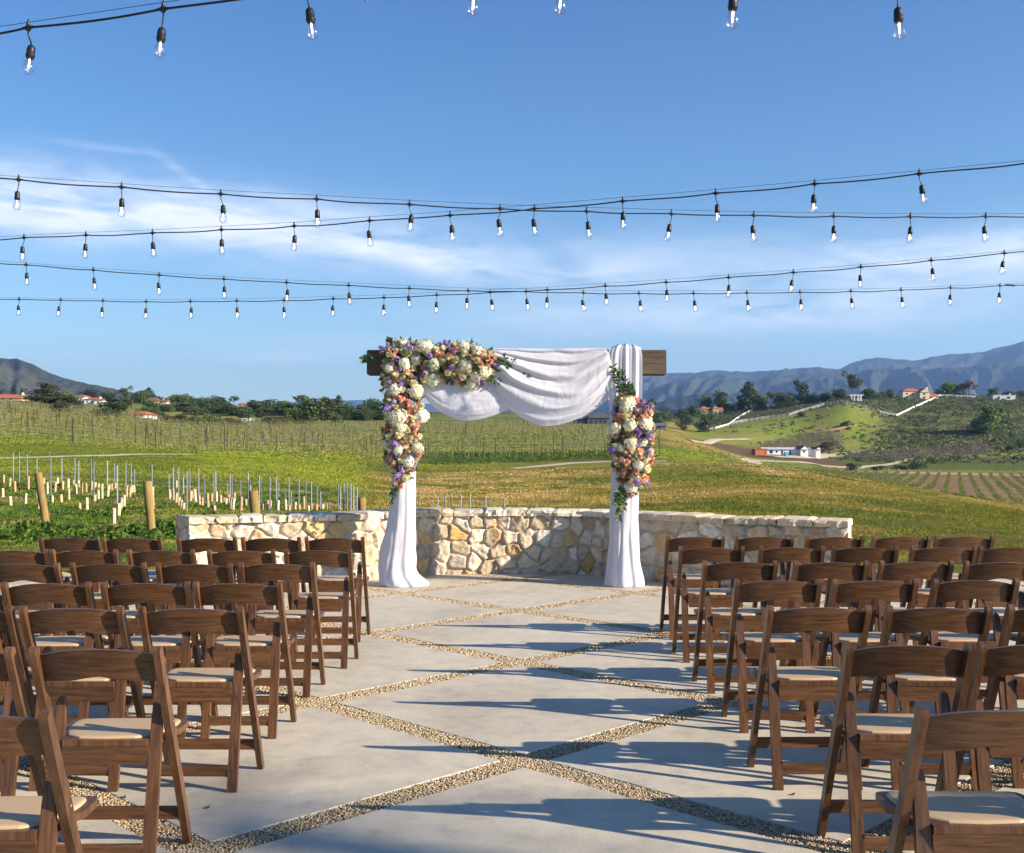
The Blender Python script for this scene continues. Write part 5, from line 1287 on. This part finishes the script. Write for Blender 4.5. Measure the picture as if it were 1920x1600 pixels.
def house(name,label,cat_,px,py,blocks,wins=(),doors=(),chim=(),dmin=200,depth=8,d=None,rz=0):
    """blocks: (x0,x1,h,wall,roof kind,roof h,roof colour,dy) in px of the photo relative to (px,py)"""
    p=hit(px,py,dmin) if d is None else px2w(px,py,d); k=p.y/F
    z0=HC-(py-YH)/F*p.y; root=empty(name,(p.x,p.y,z0),rz,label,cat_)
    for x0,x1,h,wc_,rk,rh,rc,dy in blocks:
        x0,x1,h,rh=x0*k,x1*k,h*k,rh*k; y0=dy; y1=dy+depth
        q=MB(); q.box(x0,x1,y0,y1,-3,h); q.build('wall',HM[wc_],root)
        ov=.5; q=MB()
        if rk=='gable_x':   # ridge along x
            q.add([(x0-ov,y0-ov,h),(x1+ov,y0-ov,h),(x1+ov,y1+ov,h),(x0-ov,y1+ov,h),(x0-ov,(y0+y1)/2,h+rh),(x1+ov,(y0+y1)/2,h+rh)],[(0,1,5,4),(2,3,4,5),(0,4,3),(1,2,5),(0,3,2,1)])
        elif rk=='gable_y':
            q.add([(x0-ov,y0-ov,h),(x1+ov,y0-ov,h),(x1+ov,y1+ov,h),(x0-ov,y1+ov,h),((x0+x1)/2,y0-ov,h+rh),((x0+x1)/2,y1+ov,h+rh)],[(0,4,5,3),(1,2,5,4),(0,1,4),(2,3,5),(0,3,2,1)])
        elif rk=='hip':
            i_=min((x1-x0)*.3,(y1-y0)*.5); q.add([(x0-ov,y0-ov,h),(x1+ov,y0-ov,h),(x1+ov,y1+ov,h),(x0-ov,y1+ov,h),(x0+i_,(y0+y1)/2,h+rh),(x1-i_,(y0+y1)/2,h+rh)],[(0,1,5,4),(2,3,4,5),(3,0,4),(1,2,5),(0,3,2,1)])
        else: q.box(x0-.2,x1+.2,y0-.2,y1+.2,h,h+max(rh,.25))
        q.build('roof',HM[rc],root)
        if rk=='gable_y':
            g=MB(); g.add([(x0,y0-ov-.03,h),(x1,y0-ov-.03,h),((x0+x1)/2,y0-ov-.03,h+rh*.86)],[(0,1,2)]); g.build('gable',HM[wc_],root)
    for i,(x0,x1,za,zb,dy) in enumerate(wins):
        q=MB(); q.box(x0*k,x1*k,dy-.06,dy+.1,za*k,zb*k); q.build('window',HM['glass'],root)
    for x0,x1,za,zb,dy,mt in doors:
        q=MB(); q.box(x0*k,x1*k,dy-.08,dy+.1,za*k,zb*k); q.build('door',HM[mt],root)
    for x0,x1,za,zb,dy,mt in chim:
        q=MB(); q.box(x0*k,x1*k,dy,dy+1.,za*k,zb*k); q.build('chimney',HM[mt],root)
    return root
house('house','long house with red tile roof at the far left edge of the ridge','house',12,751,[(-40,26,4,'tan','gable_x',8,'red',0)],[(-8,-4,1,3,0),(6,10,1,3,0)],(),[(23,26,4,15,3,'white')])
house('house','white villa with red roofs on the left ridge between trees','house',168,758,[(-28,-10,14,'white','hip',4,'red',0),(-8,14,9,'white','hip',4,'red',-1),(12,28,7,'white','hip',4,'red',-2)],[(-24,-21,8,11,0),(-17,-14,8,11,0),(-4,-1,3,6,-1),(5,8,3,6,-1),(18,21,2,4,-2)],(),[(14,17,6,14,2,'white')],depth=7)
house('house','low house with red roof on the slope below the white villa','house',250,781,[(-12,22,4,'white','hip',7,'red',0),(-26,-10,3,'white','hip',4,'red',1)],[(0,4,1,3,0),(12,15,1,3,0)],depth=9)
house('house','brown roofed ranch house on the left ridge right of the palm','house',287,757,[(-14,10,5,'tan','hip',7,'brown',0),(8,24,4,'tan','gable_x',4,'brown',1)],[(-6,-3,1,4,0),(12,16,1,3,1)],(),[(15,17,4,10,3,'tan')],depth=7)
house('house','small white cabin among dark trees left of the distant blue peak','house',530,770,[(-9,9,5,'white','gable_x',3,'grey',0)],[(-5,-2,1,4,0),(3,6,1,4,0)],depth=6)
house('house','cream house with orange roof half hidden by trees on the left ridge','house',453,765,[(-8,8,6,'white','hip',4,'red',0)],[(-3,0,2,4,0)],depth=6)
house('shed','white flat shed in front of the trees, left of the arch','shed',461,790,[(-8,8,4,'white','flat',1,'lgrey',0)],[(-4,-1,1,3,0)],depth=5)
house('house','dark grey modern house seen under the cloth beside the right post','house',1112,796,[(-34,-8,10,'dgrey','gable_x',10,'grey',1),(-10,32,12,'dgrey','gable_y',13,'grey',0)],[(-6,0,2,8,0),(3,9,2,8,0),(12,17,2,9,0),(-4,2,11,16,0),(6,12,11,16,0),(-28,-20,2,7,1),(20,26,2,8,0)],depth=9,dmin=240)
house('barn','low grey barn right of the right post flowers','barn',1232,805,[(-17,17,6,'dgrey','gable_x',6,'grey',0)],[(-10,-6,1,5,0),(2,6,1,5,0)],depth=7,dmin=240)
house('house','tan house with red roof and columns below the tall pine','house',1334,779,[(-20,-6,12,'tan','hip',5,'red',0),(-7,22,9,'tan','gable_x',6,'red',1),(2,12,13,'tan','gable_y',4,'red',-1)],[(-15,-11,5,9,0),(5,9,2,7,-1),(14,18,2,6,1)],depth=8,dmin=300)
house('house','cream two storey house with red roof on the right hilltop','house',1714,749,[(-21,14,15,'cream','hip',6,'red',0),(8,26,13,'cream','gable_y',7,'red',-3),(24,45,5,'tan','gable_x',6,'red',0)],[(-15,-12,9,12,0),(-4,-1,9,12,0),(-15,-12,2,6,0),(14,18,8,11,-3),(14,18,2,5,-3),(30,34,1,4,0)],(),[(24,28,12,23,2,'cream')],depth=9,dmin=300)
house('house','long white bungalow at the foot of the green hill','house',1485,855,[(-52,25,12,'white','gable_x',4,'lgrey',0),(12,26,12,'white','gable_y',7,'brown',-3),(25,52,12,'white','gable_x',3,'lgrey',2),(44,52,12,'white','gable_y',5,'brown',-1)],[(-42,-36,5,10,0),(-20,-17,3,10,0),(-30,-27,6,10,0),(-5,-2,3,10,0),(17,20,6,10,-3)],depth=9,dmin=330)
house('container','orange shipping container left of the white bungalow','container',1427,855,[(-12,12,12,'orange','flat',.6,'orange',0)],(),[(-11,-8,.5,11,0,'orange'),(8,11,.5,11,0,'orange')],depth=4,dmin=330)
house('portable_toilet','blue portable toilet in front of the white bungalow','portable toilet',1475,858,[(-3,3,10,'blue','flat',1.0,'white',0)],(),[(-2,2,.6,8.5,0,'blue')],depth=1.4,dmin=330)
house('shed','pale flat roofed shed on the hilltop at the right edge','shed',1882,750,[(-20,22,8,'lgrey','flat',1,'lgrey',0)],[(-12,-7,2,6,0),(6,12,2,6,0)],(),[(12,14,7,12,1,'white')],depth=5,dmin=300)
house('shed','small white shed beside the house with the orange roof','shed',1446,763,[(-7,7,4,'white','flat',1,'lgrey',0)],[(-3,0,1,3,0)],depth=3,dmin=300)
# pergola
p=hit(1606,752,300); k=p.y/F; root=empty('pergola',p,0,'white pergola with columns on the hilltop left of the cream house','pergola')
q=MB(); q.box(-13*k,13*k,0,3.,10*k,11.5*k); q.build('roof',M['white'],root)
for x in (-9,-3.5,3.5,9):
    for y in (.3,2.6): q=MB(); q.tube([(x*k,y,-1),(x*k,y,10*k)],.8*k,8); q.build('column',M['white'],root)
# fences
def fence(label,pix,hp,solid,dmin=300,every=9,dm2=1500):
    P=[hit(x,y,dmin,dm2) for x,y in pix]; root=empty('rail_fence',P[0],0,label,'fence','white fences on the right hills'); pts=[]
    for a_,b_ in zip(P[:-1],P[1:]):
        n_=max(1,int(abs((a_.x/a_.y-b_.x/b_.y)*F)/every)); 
        for k_ in range(n_):
            q_=a_.lerp(b_,k_/n_); q_.z=T1(q_.x,q_.y); pts.append(q_)
    pts.append(P[-1])
    h=hp/F*P[0].y; fr=[0.04,.98] if solid else [.35,.62,.90]
    for a_,b_ in zip(pts[:-1],pts[1:]):
        q=MB(); dv=(b_-a_); sd=Vector((-dv.y,dv.x,0)).normalized()*.05
        for z0,z1 in ([(.12,.88)] if solid else [(.30,.37),(.58,.65),(.86,.94)]):
            a0,b0=a_+Vector((0,0,z0*h)),b_+Vector((0,0,z0*h)); a1,b1=a_+Vector((0,0,z1*h)),b_+Vector((0,0,z1*h))
            q.add([a0-sd,b0-sd,b1-sd,a1-sd,a0+sd,b0+sd,b1+sd,a1+sd],[(0,1,2,3),(5,4,7,6),(3,2,6,7),(1,0,4,5)])
        rel(q.build('rail' if not solid else 'panel',HM['fence'],None),root)
    for i,a_ in enumerate(pts[:98]):
        q=MB(); q.box(a_.x-.09,a_.x+.09,a_.y-.09,a_.y+.09,a_.z-.3,a_.z+h*1.04); rel(q.build('post',HM['fence'],None),root)
fence('white post and rail fence climbing the left flank of the green hill',[(1372,797),(1400,792),(1440,786),(1480,781),(1505,773),(1545,762),(1572,757)],6,False)
fence('white post and rail fence running down the right flank of the green hill',[(1578,756),(1600,761),(1625,769),(1650,777),(1680,782)],6,False)
fence('solid white fence rising to the cream hilltop house',[(1680,782),(1705,770),(1735,756),(1762,744),(1830,746)],5,True,400)
fence('solid white fence below the tan house left of the green hill',[(1328,808),(1350,802),(1366,798),(1380,788),(1395,778),(1412,770)],4.5,True,350)

# tall slender palm behind the seats, outside the picture, whose fronds shade the paving
T_=13.; base=Vector((-1.15,4.25,0))+Vector((1.82,-.71,.787))*T_
root=empty('palm_tree',(base.x,base.y,0),0,'tall slender palm with drooping fronds to the right behind the seats','tree')
q=MB(); q.tube([(0,0,-.1),(.1,0,base.z*.5),(0,0,base.z)],[.2,.15,.13],10); q.build('trunk',M['trunk'],root,True)
r_=random.Random(4); q=MB()
for k_ in range(7):
    a=k_*2.4; el=r_.uniform(.1,.9); d_=Vector((math.cos(a),math.sin(a),0)); pts=[Vector((0,0,base.z))+d_*(t*.95)+Vector((0,0,math.sin(el)*t*.6-.55*t*t)) for t in [i/12 for i in range(13)]]
    q.tube(pts,.012,4,col=(.2,.25,.1)); s_=d_.cross(Vector((0,0,1)))
    for i in range(1,12):
        for sg in (-1,1): leafq(q,pts[i],(s_*sg+d_*.5+Vector((0,0,-.35))).normalized(),Vector((0,0,1)),.30*math.sin(i/12*2.6+.3),.03,(.07,.11,.03))
q.c=[(.07,.11,.03)]*len(q.f)
q.build('crown',M['leaf'],root)
# ------------------------------------------------------------------ sky, sun, camera, render
EL=math.radians(22.0); AZ=math.atan2(1.82,-.71)
w=bpy.data.worlds.new('World'); SC.world=w; w.use_nodes=True; nt=w.node_tree
bg=nt.nodes['Background']
sky=N(nt,'ShaderNodeTexSky',sky_type='NISHITA'); sky.sun_disc=False
sky.sun_elevation=EL; sky.sun_rotation=AZ; sky.altitude=300; sky.air_density=SKY_AIR; sky.dust_density=SKY_DUST; sky.ozone_density=SKY_OZ
tc=N(nt,'ShaderNodeTexCoord'); sp=N(nt,'ShaderNodeSeparateXYZ'); L(nt,tc.outputs['Generated'],sp.inputs[0])
u=math_(nt,'ARCTAN2',sp.outputs[0],sp.outputs[1]); v=math_(nt,'ARCSINE',sp.outputs[2])
def cloudn(su,sv,detail,dist,off,rot=0.):
    cb=N(nt,'ShaderNodeCombineXYZ')
    uu=math_(nt,'ADD',math_(nt,'MULTIPLY',u,math.cos(rot)),math_(nt,'MULTIPLY',v,math.sin(rot)))
    vv=math_(nt,'SUBTRACT',math_(nt,'MULTIPLY',v,math.cos(rot)),math_(nt,'MULTIPLY',u,math.sin(rot)))
    L(nt,math_(nt,'MULTIPLY',uu,su),cb.inputs[0]); L(nt,math_(nt,'MULTIPLY',vv,sv),cb.inputs[1]); cb.inputs[2].default_value=off
    n=N(nt,'ShaderNodeTexNoise'); n.inputs['Scale'].default_value=1; n.inputs['Detail'].default_value=detail; n.inputs['Distortion'].default_value=dist; n.inputs['Roughness'].default_value=.52
    L(nt,cb.outputs[0],n.inputs['Vector']); return n.outputs['Fac']
na=cloudn(7,34,6,.9,1.3,-.12); nb=cloudn(22,90,5,.5,6.1,.10)
nn=math_(nt,'ADD',math_(nt,'MULTIPLY',na,.72),math_(nt,'MULTIPLY',nb,.28))
def blob(px,py,wx,wy,rot,amp):
    cu,cv=(px-960)/F,(YH-py)/F
    du=math_(nt,'SUBTRACT',u,cu); dv=math_(nt,'SUBTRACT',v,cv); c_,s_=math.cos(rot),math.sin(rot)
    a=math_(nt,'ADD',math_(nt,'MULTIPLY',du,c_/(wx/F)),math_(nt,'MULTIPLY',dv,s_/(wx/F)))
    b_=math_(nt,'SUBTRACT',math_(nt,'MULTIPLY',dv,c_/(wy/F)),math_(nt,'MULTIPLY',du,s_/(wy/F)))
    q=math_(nt,'ADD',math_(nt,'MULTIPLY',a,a),math_(nt,'MULTIPLY',b_,b_))
    return math_(nt,'MULTIPLY',math_(nt,'POWER',2.718,math_(nt,'MULTIPLY',q,-1.)),amp)
CL=[(150,425,420,58,-.03,.95),(600,455,330,50,-.10,.98),(840,490,190,28,-.12,.8),(-250,420,420,60,0,1.0),(1500,520,420,52,.04,.62),(1850,510,260,42,.05,.65),(1130,495,190,45,.1,.45),
    (1300,603,420,30,-.02,.70),(1600,590,240,28,.0,.55),(560,672,110,15,.03,.70),(365,358,60,8,-.55,.42),(230,322,100,6,-.05,.25),(700,640,260,16,.02,.3),(2400,540,400,60,0,.7),(120,700,300,14,0,.25)]
acc=None
for c_ in CL:
    q=blob(*c_); acc=q if acc is None else math_(nt,'ADD',acc,q)
fac=math_(nt,'MULTIPLY',acc,math_(nt,'MULTIPLY',math_(nt,'SUBTRACT',nn,.30),2.9,True),True)
fac=math_(nt,'MULTIPLY',fac,.92)
L(nt,mixc(nt,mixc(nt,sky.outputs[0],ramp(nt,math_(nt,'MULTIPLY',v,2.2),SKY_RAMP),1.,'MULTIPLY'),CLOUD_COL,fac),bg.inputs['Color']); bg.inputs['Strength'].default_value=SKY_STR

sl=bpy.data.lights.new('sun','SUN'); sl.energy=SUN_STR; sl.angle=math.radians(.5); sl.color=SUN_COL
so=bpy.data.objects.new('sun',sl); COL.objects.link(so)
sdir=Vector((math.sin(AZ)*math.cos(EL),math.cos(AZ)*math.cos(EL),math.sin(EL)))
so.rotation_euler=sdir.to_track_quat('Z','Y').to_euler(); so.location=(20,-20,30)

if HAZE>0:
    hz=MB(); hz.box(-16500,16500,-16500,16500,-70,1150)
    hm=bpy.data.materials.new('haze'); hm.use_nodes=True; hn=hm.node_tree; hn.nodes.remove(hn.nodes['Principled BSDF'])
    pv=N(hn,'ShaderNodeVolumePrincipled'); pv.inputs['Density'].default_value=HAZE; pv.inputs['Color'].default_value=(.32,.54,1,1); pv.inputs['Anisotropy'].default_value=.2
    L(hn,pv.outputs[0],hn.nodes['Material Output'].inputs['Volume'])
    ho=hz.build('haze',hm); tag(ho,kind='stuff')

cam=bpy.data.cameras.new('camera'); co=bpy.data.objects.new('camera',cam); COL.objects.link(co); SC.camera=co
cam.sensor_width=36; cam.lens=F/1920*36; cam.shift_y=(YH-800)/1920
co.location=(0,0,HC); co.rotation_euler=(math.pi/2,0,0); cam.clip_end=60000; cam.clip_start=.05
SC.render.resolution_x=1024; SC.render.resolution_y=853
SC.render.engine='CYCLES'
SC.cycles.volume_bounces=0
SC.view_settings.view_transform='Standard'; SC.view_settings.look='None'; SC.view_settings.exposure=EXPO; SC.view_settings.gamma=1
SC.view_settings.use_curve_mapping=False
